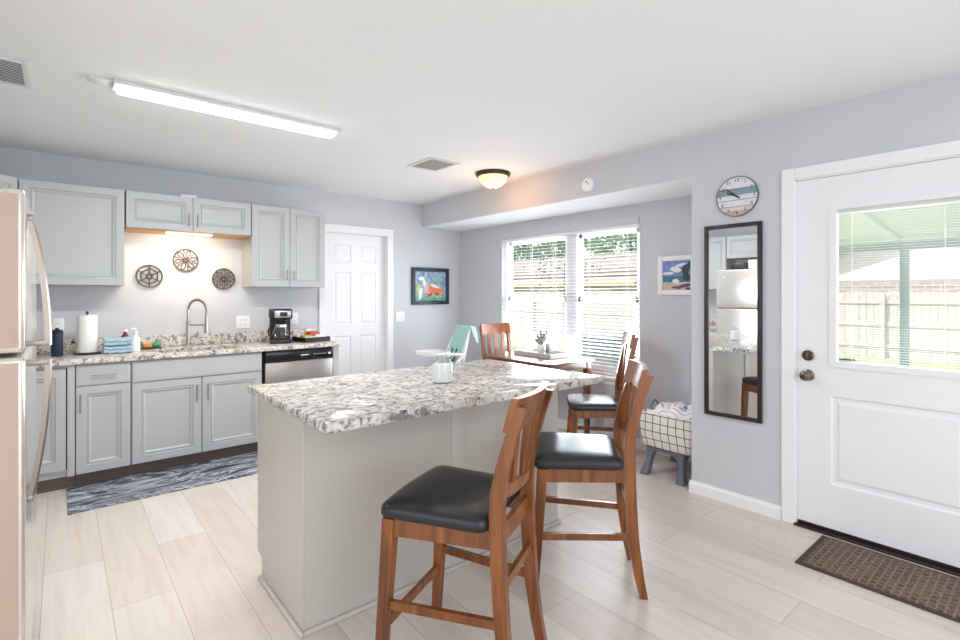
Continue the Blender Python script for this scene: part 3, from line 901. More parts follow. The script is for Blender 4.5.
def bow(z0, z1, zo0):
    pts = []; n = 18
    for k in range(n + 1):
        u = k / n
        out = 0.008 + 0.043 * math.sin(u * PI / 2) ** 0.8
        pts.append((FX + out, FY0 + 0.055, z0 + (z1 - z0) * u))
    mb = MB()
    rings = []
    for i, p in enumerate(pts):
        wy = 0.009
        rings.append([Vector((p[0] - 0.009, p[1] - wy, p[2])), Vector((p[0] + 0.004, p[1] - wy * .8, p[2])), Vector((p[0] + 0.009, p[1], p[2])), Vector((p[0] + 0.004, p[1] + wy * .8, p[2])), Vector((p[0] - 0.009, p[1] + wy, p[2]))])
    mb.loft(rings)
    s = 1 if z1 < z0 else -1
    mb.box(FX - 0.002, FX + 0.052, FY0 + 0.046, FY0 + 0.064, min(z1, z1 + s * 0.018), max(z1, z1 + s * 0.018), 0.003)
    a = -1 if z1 < z0 else 1
    mb.box(FX - 0.002, FX + 0.016, FY0 + 0.045, FY0 + 0.065, min(z0, z0 - a * 0.02) , max(z0, z0 - a * 0.02), 0.003)
    return mb
M_handle = plain('handle_steel', srgb(150, 140, 132), 0.3, 1.0, var=0.03)
obj('freezer_handle', bow(1.60, dz + 0.022, 0), M_handle, fd)
obj('fridge_handle', bow(0.74, dz - 0.022, 0), M_handle, ld)
obj('emblem', MB().lathe([(0, 0), (0.016, 0), (0.016, 0.002), (0, 0.002)], M=Matrix.Translation((FX, FY1 - 0.11, FZ - 0.10)) @ Matrix.Rotation(PI / 2, 4, 'Y')), M_nickel, fd)
for (nm, lb, ct_, y0, y1, x0, h, m) in (
        ('storage_box', 'black box on top of the refrigerator', 'box', 2.66, 2.86, -0.52, 0.10, M_black),
        ('storage_box', 'white box on top of the refrigerator beside the black box', 'box', 2.50, 2.63, -0.50, 0.13, M_white),
        ('storage_box', 'dark blue box on top of the refrigerator, nearest the camera', 'box', 2.30, 2.47, -0.54, 0.11, M_navy)):
    o = obj(nm, MB().box(x0, x0 + 0.2, y0, y1, FZ - 0.0099, FZ + h, 0.004), m, loc=(x0 + .1, (y0 + y1) / 2, FZ - 0.01)); tag(o, lb, ct_, 'boxes on top of the refrigerator')

# ------------------------------------------------------------------ island
IX0, IX1, IY0, IY1 = 0.743, 2.281, 1.987, 2.60
il = thing('island_cabinet', 'grey kitchen island base with plain panel sides', 'island', ((IX0 + IX1) / 2, 2.3, 0))
obj('island_body', MB().box(IX0 + 0.006, IX1 - 0.006, IY0 + 0.006, IY1 - 0.02, 0.10, 0.876), M_cab, il, smooth=False)
obj('toe_base', MB().box(IX0 + 0.006, IX1 - 0.006, IY0 + 0.006, IY1 - 0.09, 0.0, 0.10), M_cab, il, smooth=False)
for x0, x1 in ((IX0, IX0 + 0.006), (IX1 - 0.006, IX1)):
    obj('end_panel', MB().prism([(IY0 + 0.0, 0), (IY1 - 0.085, 0), (IY1 - 0.085, 0.1), (IY1 - 0.02, 0.115), (IY1 - 0.02, 0.876), (IY0, 0.876)], 'x', x0, x1), M_island, il, smooth=False)
obj('back_panel', MB().box(IX0 + 0.006, 1.49, IY0, IY0 + 0.006, 0, 0.876), M_island, il, smooth=False)
obj('back_panel', MB().box(1.585, IX1 - 0.006, IY0, IY0 + 0.006, 0, 0.876), M_island, il, smooth=False)
obj('batten', MB().box(1.488, 1.587, IY0 - 0.007, IY0 + 0.006, 0.02, 0.876, 0.002), M_island, il)
obj('corner_bead', MB().box(IX0 - 0.0012, IX0 + 0.010, IY0 - 0.0012, IY0 + 0.010, 0.018, 0.876, 0.003), M_island, il)
sh = MB()
sh.box(IX0 - 0.018, IX0, IY0 - 0.018, IY1 - 0.085, 0, 0.020, 0.006).box(IX0, IX1 + 0.018, IY0 - 0.018, IY0, 0, 0.020, 0.006).box(IX1, IX1 + 0.018, IY0, IY1 - 0.085, 0, 0.02, 0.006)
obj('shoe_moulding', sh, M_island, il)
for k in range(3):
    do = obj('cabinet_door', cab_door(0.50, 0.74, Matrix.Translation((IX0 + 0.515 + 0.508 * k, IY1, 0.115)) @ Matrix.Rotation(PI, 4, 'Z')), M_cab, il, smooth=False)
# island top, chiselled edge
TX0, TX1, TY0, TY1 = 0.716, 2.306, 1.685, 2.645
nseg = 60
def outline(x0, x1, y0, y1):
    pts = []
    for k in range(nseg): pts.append((x0 + (x1 - x0) * k / nseg, y0))
    for k in range(40): pts.append((x1, y0 + (y1 - y0) * k / 40))
    for k in range(nseg): pts.append((x1 - (x1 - x0) * k / nseg, y1))
    for k in range(40): pts.append((x0, y1 - (y1 - y0) * k / 40))
    return pts
rng = random.Random(3)
rings = []
for (z, ins, jit) in ((0.8765, 0.004, 0.003), (0.8775, 0.001, 0.003), (0.888, -0.001, 0.003), (0.902, 0.0, 0.003), (0.911, 0.0015, 0.002), (0.914, 0.004, 0.0)):
    ring = []
    for (x, y) in outline(TX0 + ins, TX1 - ins, TY0 + ins, TY1 - ins):
        ring.append(Vector((x + rng.uniform(-jit, jit), y + rng.uniform(-jit, jit), z)))
    rings.append(ring)
o = obj('island_worktop', MB().loft(rings), M_granite, loc=(1.51, 2.16, 0.8765), ang=50)
tag(o, 'big speckled granite slab on the kitchen island', 'worktop')
# candle jar
jx, jy = 1.513, 2.10
cj = thing('candle_jar', 'white candle in a clear glass jar on the island', 'candle', (jx, jy, 0.914))
gprof = [(0, 0), (0.050, 0), (0.053, 0.004), (0.053, 0.098), (0.049, 0.107), (0.040, 0.112), (0.040, 0.135), (0.0375, 0.135), (0.0375, 0.113), (0.046, 0.105), (0.0505, 0.096), (0.0505, 0.006), (0, 0.006)]
obj('glass_jar', MB().lathe(gprof, (jx, jy, 0.9141), 30), M_jarglass, cj)
obj('wax', MB().lathe([(0, 0.0062), (0.0495, 0.0062), (0.0495, 0.094), (0, 0.094)], (jx, jy, 0.9141), 30), M_wax, cj)

# ------------------------------------------------------------------ stools and chairs
def make_chair(name, label, cat, seat_h, total_h, loc, rotz, group=None):
    t = thing(name, label, cat, loc, rotz, group)
    sc = seat_h / 0.61
    fw, bw = 0.205, 0.162
    zt = seat_h - 0.052
    for s in (-1, 1):
        obj('leg', MB().post([(s * (fw + 0.012), 0.222, 0), (s * (fw + 0.004), 0.20, zt * 0.55), (s * fw, 0.183, zt)], [(0.034, 0.034), (0.040, 0.042), (0.043, 0.046)]), M_oak, t, world=False)
        path = [(0, -0.268), (0.10, -0.246), (0.25, -0.224), (0.42, -0.212), (0.60, -0.206), (0.68, -0.208), (0.78, -0.227), (0.90, -0.260), (1.0, -0.296)]
        hs = []
        for i, (u, y) in enumerate(path):
            z = u * (seat_h / 0.60) if u <= 0.60 else seat_h + (total_h - 0.028 - seat_h) * (u - 0.60) / 0.40
            dd = [0.036, 0.042, 0.047, 0.050, 0.050, 0.048, 0.044, 0.040, 0.034][i]
            hs.append(((s * (bw + 0.012 * max(0, 0.4 - u)), y, z), (0.032, dd)))
        obj('rear_leg', MB().post([h[0] for h in hs], [h[1] for h in hs]), M_oak, t, world=False)
    # apron rails
    z0, z1 = seat_h - 0.112, seat_h - 0.048
    def rail(nm, p0, p1, w, h): obj(nm, MB().bar(p0, p1, w, h), M_oak, t, world=False)
    zm, hh = (z0 + z1) / 2, z1 - z0
    rail('apron_rail', (-fw, 0.190, zm), (fw, 0.190, zm), 0.020, hh)
    rail('apron_rail', (-bw, -0.205, zm), (bw, -0.205, zm), 0.020, hh)
    for s in (-1, 1):
        rail('apron_rail', (s * (fw + 0.004), 0.185, zm), (s * (bw + 0.002), -0.205, zm), 0.020, hh)
    # stretchers
    k = sc if seat_h > 0.5 else 0.74
    rail('stretcher', (-fw - 0.008, 0.207, 0.185 * k), (fw + 0.008, 0.207, 0.185 * k), 0.018, 0.030)
    rail('stretcher', (-bw, -0.219, 0.375 * k), (bw, -0.219, 0.375 * k), 0.018, 0.034)
    for s in (-1, 1):
        rail('stretcher', (s * (fw + 0.006), 0.205, 0.262 * k), (s * (bw + 0.002), -0.222, 0.262 * k), 0.018, 0.030)
    # cushion
    rings = []
    def outl(scale, z, n=5):
        pts = []
        F, B = 0.232, 0.212
        y1, y0 = 0.222, -0.178
        cr = 0.035
        corners = [(F, y1, 0), (-F, y1, 90), (-B, y0, 180), (B, y0, 270)]
        for (x, y, a0) in corners:
            cx = x - math.copysign(cr, x); cy = y - math.copysign(cr, y)
            for q in range(n + 1):
                a = R(a0 + 90 * q / n)
                pts.append((cx + cr * math.cos(a), cy + cr * math.sin(a)))
            # bow the front and back edges a little
        out = []
        for (x, y) in pts:
            yy = 0.022 + (y - 0.022) * scale
            xx = x * scale
            sag = 0.010 * (1 - (x / F) ** 2) if y > 0 else 0
            out.append(Vector((xx, yy + sag * scale, z - (0.010 * (1 - (xx / F) ** 2) if False else 0))))
        # subdivide the long edges
        fine = []
        m = len(out)
        for i in range(m):
            a, b = out[i], out[(i + 1) % m]
            fine.append(a)
            if (b - a).length > 0.1 * scale:
                for q in range(1, 8):
                    c = a.lerp(b, q / 8)
                    if a.y > 0.1 * scale and b.y > 0.1 * scale:
                        c.y += 0.012 * (1 - (2 * q / 8 - 1) ** 2) * scale
                    fine.append(c)
        return fine
    for (s_, dz_) in ((0.955, -0.050), (0.99, -0.046), (1.0, -0.036), (0.998, -0.022), (0.98, -0.010), (0.93, -0.001), (0.82, 0.006), (0.6, 0.009), (0.3, 0.009)):
        rings.append(outl(s_, seat_h + dz_))
    obj('seat_cushion', MB().loft(rings), M_leather, t, world=False, ang=70)
    # back: curved rails and slats
    def backy(z):
        u = (z - seat_h) / (total_h - seat_h)
        return -0.206 - 0.088 * max(0, u) ** 1.35
    def curved(nm, za, zb, halfw, off, thick, bow):
        rings = []
        n = 12
        for i in range(n + 1):
            x = -halfw + 2 * halfw * i / n
            b = bow * (1 - (x / halfw) ** 2)
            ya, yb = backy(za) + off - b, backy(zb) + off - b
            rings.append([Vector((x, ya - thick / 2, za)), Vector((x, ya + thick / 2, za)), Vector((x, yb + thick / 2, zb)), Vector((x, yb - thick / 2, zb))])
        obj(nm, MB().loft(rings), M_oak, t, world=False)
    curved('top_rail', total_h - 0.115, total_h, bw + 0.018, 0.020, 0.026, 0.028)
    zl = seat_h + 0.075
    curved('lower_rail', zl - 0.022, zl + 0.022, bw - 0.004, 0.0, 0.018, 0.026)
    for x, wd in ((-0.085, 0.040), (0.0, 0.046), (0.085, 0.040)):
        rings = []
        for i in range(7):
            z = zl + 0.01 + (total_h - 0.10 - zl - 0.01) * i / 6
            y = backy(z) - 0.024 * (1 - (x / bw) ** 2) + 0.030 * (i / 6)
            rings.append([Vector((x - wd / 2, y - 0.006, z)), Vector((x + wd / 2, y - 0.006, z)), Vector((x + wd / 2, y + 0.006, z)), Vector((x - wd / 2, y + 0.006, z))])
        obj('slat', MB().loft(rings), M_oak, t, world=False)
    return t
st = make_chair('counter_stool', 'honey oak counter stool with black seat, nearest to the camera', 'stool', 0.63, 1.03, (1.165, 1.49, 0), R(27), 'oak counter stools at the island')
dup(st, (1.955, 1.556, 0), R(42.5), 'honey oak counter stool with black seat at the right end of the island', 'oak counter stools at the island')
ch = make_chair('dining_chair', 'low oak dining chair with black seat at the near end of the window table', 'chair', 0.49, 1.05, (3.435, 2.570, 0), R(44), 'oak dining chairs at the window table')
dup(ch, (3.585, 3.80, 0), R(168), 'oak slat-back dining chair at the far end of the window table', 'oak dining chairs at the window table')

# ------------------------------------------------------------------ dining table by the window
tb = thing('dining_table', 'dark wooden dining table under the window', 'table', (3.56, 3.33, 0))
X0, X1, Y0, Y1 = 3.235, 3.882, 2.875, 3.86
top = rrect(X0, X1, Y0, Y1, 0.10, 8)
ins = rrect(X0 + 0.012, X1 - 0.012, Y0 + 0.012, Y1 - 0.012, 0.09, 8)
obj('tabletop', MB().loft([[Vector((x, y, 0.738)) for x, y in ins], [Vector((x, y, 0.742)) for x, y in top], [Vector((x, y, 0.757)) for x, y in top], [Vector((x, y, 0.760)) for x, y in ins]]), M_table, tb)
ap = MB()
a, b, c, d = X0 + 0.05, X1 - 0.05, Y0 + 0.06, Y1 - 0.06
ap.box(a, b, c, c + 0.02, 0.675, 0.738).box(a, b, d - 0.02, d, 0.675, 0.738).box(a, a + 0.02, c, d, 0.675, 0.738).box(b - 0.02, b, c, d, 0.675, 0.738)
obj('apron', ap, M_table, tb, smooth=False)
for x in (a + 0.02, b - 0.02):
    for y in (c + 0.02, d - 0.02):
        obj('leg', MB().post([(x, y, 0), (x, y, 0.60), (x, y, 0.738)], [(0.036, 0.036), (0.052, 0.052), (0.056, 0.056)]), M_table, tb)
# tray and its decorations
tr = thing('serving_tray', 'whitewashed wooden tray on the window table', 'tray', (3.68, 3.41, 0.76))
tx0, tx1, ty0, ty1 = 3.53, 3.84, 3.16, 3.66
k = MB().box(tx0, tx1, ty0, ty1, 0.7605, 0.772)
obj('tray_base', k, M_traywood, tr, smooth=False)
k = MB()
k.box(tx0, tx1, ty0, ty0 + 0.014, 0.772, 0.800).box(tx0, tx1, ty1 - 0.014, ty1, 0.772, 0.800).box(tx0, tx0 + 0.014, ty0 + 0.014, ty1 - 0.014, 0.772, 0.800).box(tx1 - 0.014, tx1, ty0 + 0.014, ty1 - 0.014, 0.772, 0.800)
obj('tray_rim', k, M_traywood, tr, smooth=False)
vx, vy = 3.72, 3.46
va = thing('potted_succulent', 'small branching succulent in a pale ceramic pot on the table tray', 'plant', (vx, vy, 0.772))
obj('pot', MB().lathe([(0, 0), (0.030, 0), (0.040, 0.02), (0.044, 0.05), (0.036, 0.075), (0.028, 0.085), (0.030, 0.09), (0.024, 0.09), (0.02, 0.08), (0, 0.078)], (vx, vy, 0.7722), 20), M_vase, va)
sg = MB()
rng = random.Random(5)
for i in range(9):
    a = i * 2.4; l = rng.uniform(0.05, 0.15); sp_ = rng.uniform(0.03, 0.075)
    p0 = Vector((vx, vy, 0.845)); p1 = p0 + Vector((math.cos(a) * sp_ * .6, math.sin(a) * sp_ * .6, l * .6)); p2 = p0 + Vector((math.cos(a) * sp_, math.sin(a) * sp_, l))
    sg.tube([p0, p1, p2], [0.006, 0.008, 0.006], 6)
    for q in range(7):
        c = p1.lerp(p2, q / 6) + Vector((rng.uniform(-1, 1), rng.uniform(-1, 1), rng.uniform(-.4, 1))) * 0.012
        sg.lathe([(0, -0.012), (0.009, 0), (0.006, 0.008), (0, 0.014)], c, 6)
obj('stems', sg, M_succ, va)
nh = thing('napkin_holder', 'small grey metal holder beside the succulent on the tray', 'holder', (3.765, 3.36, 0.772))
obj('holder_plate', MB().box(3.72, 3.81, 3.350, 3.356, 0.7722, 0.872, 0.002), M_acgrey, nh)
obj('holder_plate', MB().box(3.72, 3.81, 3.390, 3.396, 0.7722, 0.872, 0.002), M_acgrey, nh)
obj('holder_base', MB().box(3.72, 3.81, 3.356, 3.390, 0.7722, 0.778), M_acgrey, nh, smooth=False)

# ------------------------------------------------------------------ high chair
hc = thing('high_chair', 'white high chair with mint pad in the far corner', 'high chair', (3.318, 4.455, 0), R(88))
W = dict(world=False)
for s in (-1, 1):
    obj('leg', MB().tube([(s * 0.27, 0.27, 0.0), (s * 0.21, 0.10, 0.40), (s * 0.19, 0.02, 0.62)], [0.018, 0.018, 0.016], 10), M_white, hc, **W)
    obj('leg', MB().tube([(s * 0.27, -0.30, 0.0), (s * 0.22, -0.12, 0.40), (s * 0.19, -0.02, 0.66)], [0.018, 0.018, 0.016], 10), M_white, hc, **W)
    obj('side_rail', MB().tube([(s * 0.20, 0.06, 0.62), (s * 0.20, -0.06, 0.72), (s * 0.185, -0.14, 0.86), (s * 0.16, -0.19, 0.96)], [0.020, 0.022, 0.020, 0.016], 10), M_white, hc, **W)
    obj('armrest', MB().tube([(s * 0.205, -0.06, 0.74), (s * 0.21, 0.10, 0.755), (s * 0.20, 0.20, 0.745)], [0.018, 0.02, 0.018], 10), M_white, hc, **W)
obj('seat', MB().box(-0.17, 0.17, -0.12, 0.20, 0.555, 0.60, 0.02, 3), M_white, hc, **W)
def sheet(rows, th):
    """a thickened sheet through rows of points"""
    mb = MB()
    n = len(rows[0])
    rings = []
    for r in rows:
        rings.append([Vector(p) for p in r] + [Vector((p[0], p[1] - th, p[2])) for p in reversed(r)])
    return mb.loft(rings)
rows = []
for k in range(9):
    u = k / 8
    z = 0.60 + 0.44 * u; y = -0.08 - 0.14 * u
    w_ = 0.165 - 0.02 * u
    rows.append([(-w_ + 2 * w_ * i / 6, y - 0.03 * (1 - (i / 3 - 1) ** 2), z) for i in range(7)])
obj('backrest', sheet(rows, 0.03), M_white, hc, **W)
rows = []
for (y, z, w_, dx) in ((0.18, 0.606, 0.15, 0), (0.02, 0.612, 0.155, 0), (-0.05, 0.65, 0.155, 0), (-0.08, 0.75, 0.16, 0), (-0.125, 0.86, 0.165, 0), (-0.165, 0.96, 0.165, 0), (-0.20, 1.045, 0.165, 0), (-0.235, 1.065, 0.165, 0), (-0.27, 1.035, 0.165, 0), (-0.285, 0.95, 0.165, 0)):
    rows.append([(-w_ + 2 * w_ * i / 8 + dx, y - 0.012 * (1 - (i / 4 - 1) ** 2) + 0.005 * math.sin(i * 2.1 + z * 20), z + 0.006 * math.sin(i * 1.7)) for i in range(9)])
obj('seat_pad', sheet(rows, 0.014), M_mint, hc, **W)
obj('pad_flap', MB().loft([[Vector((-0.165, -0.22, 1.05)), Vector((-0.165, -0.30, 1.04)), Vector((-0.175, -0.30, 1.05)), Vector((-0.172, -0.22, 1.065))], [Vector((-0.215, -0.22, 0.97)), Vector((-0.215, -0.30, 0.96)), Vector((-0.228, -0.30, 0.965)), Vector((-0.226, -0.22, 0.975))], [Vector((-0.255, -0.26, 0.87)), Vector((-0.255, -0.285, 0.865)), Vector((-0.265, -0.285, 0.865)), Vector((-0.265, -0.26, 0.87))]]), M_mint, hc, **W)
for s in (-1, 1):
    obj('harness_strap', MB().tube([(s * 0.05, -0.075, 0.80), (s * 0.05, -0.04, 0.70), (s * 0.035, 0.02, 0.632)], 0.009, 6), M_black, hc, **W)
trr = rrect(-0.235, 0.235, 0.10, 0.46, 0.10, 6)
tri = rrect(-0.21, 0.21, 0.13, 0.435, 0.085, 6)
obj('tray', MB().loft([[Vector((x * .96, y, 0.752)) for x, y in trr], [Vector((x, y, 0.765)) for x, y in trr], [Vector((x, y, 0.785)) for x, y in trr], [Vector((x, y, 0.785)) for x, y in tri], [Vector((x, y, 0.768)) for x, y in tri]]), M_white, hc, **W)
hc.scale = (0.80, 0.82, 0.955)
obj('footrest', MB().box(-0.14, 0.14, 0.16, 0.25, 0.30, 0.325, 0.01), M_white, hc, **W)

# ------------------------------------------------------------------ checked bin on grey legs
bx, by = 3.645, 1.955
bn = thing('storage_stand', 'grey plastic stand with splayed legs by the recess corner', 'stand', (bx, by, 0))
hw, hd = 0.21, 0.155
dk = MB()
dk.loft([[Vector((x, y, 0.232)) for x, y in rrect(bx - hw, bx + hw, by - hd, by + hd, 0.04)], [Vector((x, y, 0.262)) for x, y in rrect(bx - hw - .005, bx + hw + .005, by - hd - .005, by + hd + .005, 0.04)]])
obj('deck', dk, M_grey, bn)
for sx in (-1, 1):
    for sy in (-1, 1):
        lg = MB()
        rings = []
        for (u, w_, o_) in ((0.0, 0.052, 0.045), (0.03, 0.050, 0.040), (0.12, 0.036, 0.018), (0.19, 0.045, 0.004), (0.235, 0.075, -0.02)):
            cx, cy = bx + sx * (hw - 0.035 + o_), by + sy * (hd - 0.035 + o_ * .6)
            rings.append([Vector((x, y, u)) for x, y in rrect(cx - w_ * .75, cx + w_ * .75, cy - w_ * .55, cy + w_ * .55, w_ * .2, 3)])
        obj('leg', lg.loft(rings), M_grey, bn)
bk = thing('fabric_bin', 'cream windowpane-check fabric bin on the grey stand', 'bin', (bx, by, 0.262))
rings = []
bx0, bx1, by0, by1 = bx - 0.215, bx + 0.215, by - 0.215, by + 0.195
rng = random.Random(2)
for (z, g, jit) in ((0.263, -0.01, 0), (0.275, 0.0, 0.003), (0.36, 0.008, 0.005), (0.45, 0.012, 0.005), (0.515, 0.008, 0.004), (0.520, -0.004, 0), (0.47, -0.014, 0), (0.30, -0.016, 0)):
    rings.append([Vector((x + rng.uniform(-jit, jit), y + rng.uniform(-jit, jit), z)) for x, y in rrect(bx0 - g, bx1 + g, by0 - g, by1 + g, 0.04, 5)])
obj('bin_wall', MB().loft(rings), M_plaid, bk, ang=60)
for sy in (-1, 1):
    pts = []
    for k in range(13):
        a = PI * k / 12
        pts.append((bx + 0.05 * math.cos(a), by - 0.01 + sy * (0.205 + 0.002), 0.50 + 0.075 * math.sin(a)))
    obj('bin_handle', MB().tube(pts, 0.008, 8), M_grey, bk)
# blanket
g = MB()
n = 22
vs_, fs_ = [], []
rng = random.Random(11)
def bh(u, v): return 0.53 + 0.035 * math.cos(u * PI / 2) * math.cos(v * PI / 2) + 0.016 * math.sin(7 * u + 3 * v) + 0.012 * math.sin(9 * v - 4 * u + 1) 
for i in range(n + 1):
    for j in range(n + 1):
        u, v = -1 + 2 * i / n, -1 + 2 * j / n
        z = bh(u, v) if max(abs(u), abs(v)) < 0.96 else 0.50
        vs_.append((bx + u * 0.192, by - 0.01 + v * 0.182, z))
m_ = len(vs_)
for i in range(n):
    for j in range(n):
        a = i * (n + 1) + j
        fs_.append((a, a + n + 1, a + n + 2, a + 1))
# underside a little below, so the blanket has body
vs2 = [(p[0], p[1], p[2] - 0.16) for p in vs_]
fs2 = [tuple(reversed([q + m_ for q in f])) for f in fs_]
edge = [i * (n + 1) for i in range(n + 1)] + [n * (n + 1) + j for j in range(1, n + 1)] + [i * (n + 1) + n for i in range(n - 1, -1, -1)] + [j for j in range(n - 1, 0, -1)]
fs3 = [(edge[k], edge[(k + 1) % len(edge)], edge[(k + 1) % len(edge)] + m_, edge[k] + m_) for k in range(len(edge))]
g.add(vs_ + vs2, fs_ + fs2 + fs3)
o = obj('blanket', g, M_print, loc=(bx, by, 0.35), ang=80)
tag(o, 'crumpled white printed blanket stuffed in the checked bin', 'blanket')

bn.scale = (1, 1, 0.80)
for lowered in (bk, o):
    lowered.location.z -= 0.0522

# ------------------------------------------------------------------ rugs
o = obj('kitchen_rug', MB().box(0.035, 1.62, 4.005, 4.548, 0.0005, 0.009, 0.003), M_rug, loc=(0.83, 4.28, 0)); tag(o, 'navy and white leaf-pattern runner below the sink cabinets', 'rug')
em = thing('door_mat', 'brown woven door mat in front of the entry door', 'mat', (3.08, 0.5, 0))
obj('mat_pile', MB().box(2.885, 3.275, 0.115, 0.885, 0.002, 0.012, 0.003), M_mat, em)
obj('mat_border', MB().box(2.862, 2.885, 0.09, 0.91, 0.0005, 0.008, 0.002).box(3.275, 3.298, 0.09, 0.91, 0.0005, 0.008, 0.002).box(2.885, 3.275, 0.885, 0.91, 0.0005, 0.008, 0.002).box(2.885, 3.275, 0.09, 0.115, 0.0005, 0.008, 0.002), plain('mat_rubber_border', srgb(74, 60, 54), 0.8), em)

# ------------------------------------------------------------------ wall things
def on_wall_text(body, size, M, mat_, parent, name):
    cu = bpy.data.curves.new(name, 'FONT')
    cu.body = body; cu.size = size; cu.align_x = 'CENTER'; cu.align_y = 'CENTER'; cu.extrude = 0.0006
    tmp = bpy.data.objects.new(name, cu)
    COL.objects.link(tmp)
    dg = bpy.context.evaluated_depsgraph_get()
    me = bpy.data.meshes.new_from_object(tmp.evaluated_get(dg))
    COL.objects.unlink(tmp); bpy.data.objects.remove(tmp)
    mb = MB().add([M @ v.co for v in me.vertices], [list(p.vertices) for p in me.polygons])
    bpy.data.meshes.remove(me)
    return obj(name, mb, mat_, parent, smooth=False)

# clock (faces -x); local frame: X right as seen (-y world), Y up, Z out of the wall (-x world)
MC = Matrix(((0, 0, -1, XD), (-1, 0, 0, 1.392), (0, 1, 0, 2.0), (0, 0, 0, 1)))
ck = thing('wall_clock', 'round plank-style wall clock with a blue stripe above the mirror', 'clock', (XD, 1.392, 2.0))
def clock_face():
    t = NT('clock_planks')
    v = t.coord()
    sp = t.n('ShaderNodeSeparateXYZ'); t.l(v, 'Vector', sp, 0)
    mr = t.n('ShaderNodeMapRange'); mr.inputs['From Min'].default_value = -0.13; mr.inputs['From Max'].default_value = 0.13
    t.l(sp, 'Z', mr, 'Value')
    wht = srgb(224, 222, 226); ln = srgb(120, 124, 132)
    r = t.ramp(mr, 'Result', [(0.0, srgb(196, 168, 156)), (0.15, srgb(214, 206, 204)), (0.24, ln), (0.255, wht), (0.40, ln), (0.415, wht), (0.53, srgb(132, 152, 164)), (0.68, ln), (0.70, wht), (0.9, srgb(214, 212, 216))], 'CONSTANT')
    nz = t.noise(t.coord((1, 8, 60)), 3, 4, 0.6)
    r2 = t.ramp(nz, 'Fac', [(0.3, (0.86, 0.86, 0.88, 1)), (0.7, (1.05, 1.05, 1.05, 1))])
    mx = t.mix(1.0, (r, 'Color'), (r2, 'Color'), 'MULTIPLY')
    t.t.links.new(mx.outputs[2], t.b.inputs['Base Color'])
    t.b.inputs['Roughness'].default_value = 0.6
    return t.m
obj('clock_face', MB().lathe([(0, 0.001), (0.126, 0.001), (0.126, 0.014), (0, 0.014)], n=48, M=MC), clock_face(), ck)
obj('clock_rim', MB().lathe([(0.125, 0.0005), (0.130, 0.0005), (0.130, 0.018), (0.1255, 0.018)], n=48, M=MC, closed=True), M_grey, ck)
for h in range(1, 13):
    a = R(90 - 30 * h)
    on_wall_text(str(h), 0.030, MC @ Matrix.Translation((0.104 * math.cos(a), 0.104 * math.sin(a), 0.0145)), M_navy, ck, 'numeral')
def hand(ang, L, w):
    return MB().box(-w / 2, w / 2, -0.022, L, 0.017, 0.0185, M=MC @ Matrix.Rotation(R(-ang), 4, 'Z'))
obj('hour_hand', hand(296, 0.068, 0.008), M_black, ck, smooth=False)
obj('minute_hand', hand(310, 0.085, 0.006), M_black, ck, smooth=False)
obj('hand_hub', MB().lathe([(0, 0.0145), (0.006, 0.0145), (0.006, 0.021), (0, 0.021)], n=12, M=MC), M_black, ck)

# mirror, hung a touch off parallel
mr = thing('wall_mirror', 'tall dark-framed mirror hanging beside the entry door', 'mirror', (XD - 0.006, 1.42, 1.19), R(0.9))
fw_ = 0.026
k = MB()
y0, y1, z0, z1 = -0.180, 0.178, -0.625, 0.635
k.box(-0.022, 0.0, y0, y0 + fw_, z0, z1, 0.003).box(-0.022, 0.0, y1 - fw_, y1, z0, z1, 0.003).box(-0.022, 0, y0 + fw_ - .001, y1 - fw_ + .001, z0, z0 + fw_, 0.003).box(-0.022, 0, y0 + fw_ - .001, y1 - fw_ + .001, z1 - fw_, z1, 0.003)
obj('mirror_frame', k, M_mirframe, mr, world=False)
obj('mirror_glass', MB().box(-0.012, -0.006, y0 + fw_ - .002, y1 - fw_ + .002, z0 + fw_ - .002, z1 - fw_ + .002), M_mirror, mr, world=False, smooth=False)

# pictures: one canvas mesh holding flat painted shapes of several colours
def blob(mb, cx, cz, rx, rz, rot, P, off, n=16, wob=0.15, seed=0):
    rg = random.Random(seed)
    pts = []
    for k in range(n):
        a = 2 * PI * k / n
        q = 1 + rg.uniform(-wob, wob)
        x, z = rx * math.cos(a) * q, rz * math.sin(a) * q
        pts.append(P(cx + x * math.cos(rot) - z * math.sin(rot), cz + x * math.sin(rot) + z * math.cos(rot), off))
    mb.add(pts, [list(range(n))])
paint = lambda nm, c, v=0.25, s=40: plain(nm, c, 0.5, var=v, scale=s)
P_teal = paint('paint_teal', srgb(140, 170, 180), 0.4, 25); P_blue = paint('paint_blue', srgb(90, 130, 180)); P_greenp = paint('paint_green', srgb(96, 160, 96), 0.4)
P_white = paint('paint_white', srgb(236, 232, 232), 0.06); P_orange = paint('paint_orange', srgb(226, 128, 76)); P_redp = paint('paint_red', srgb(196, 40, 52)); P_pink = paint('paint_pink', srgb(222, 176, 186))
P_yel = paint('paint_yellow', srgb(210, 206, 110)); P_sand = paint('paint_sand', srgb(206, 190, 172)); P_viol = paint('paint_violet', srgb(96, 70, 104)); P_sea = paint('paint_sea', srgb(52, 120, 134)); P_sky = paint('paint_sky', srgb(116, 142, 196)); P_dark = paint('paint_dark_green', srgb(50, 66, 74))
pa = thing('framed_bird_picture', 'colourful bird painting in a dark navy frame beside the white door', 'picture', (3.475, YK, 1.46))
x0, x1, z0, z1 = 3.204, 3.748, 1.243, 1.690
k = MB(); f_ = 0.045
k.box(x0, x0 + f_, YK - 0.028, YK - .0005, z0, z1, .003).box(x1 - f_, x1, YK - 0.028, YK - .0005, z0, z1, .003).box(x0 + f_, x1 - f_, YK - 0.028, YK - .0005, z0, z0 + f_, .003).box(x0 + f_, x1 - f_, YK - 0.028, YK - .0005, z1 - f_, z1, .003)
obj('picture_frame', k, M_navy, pa)
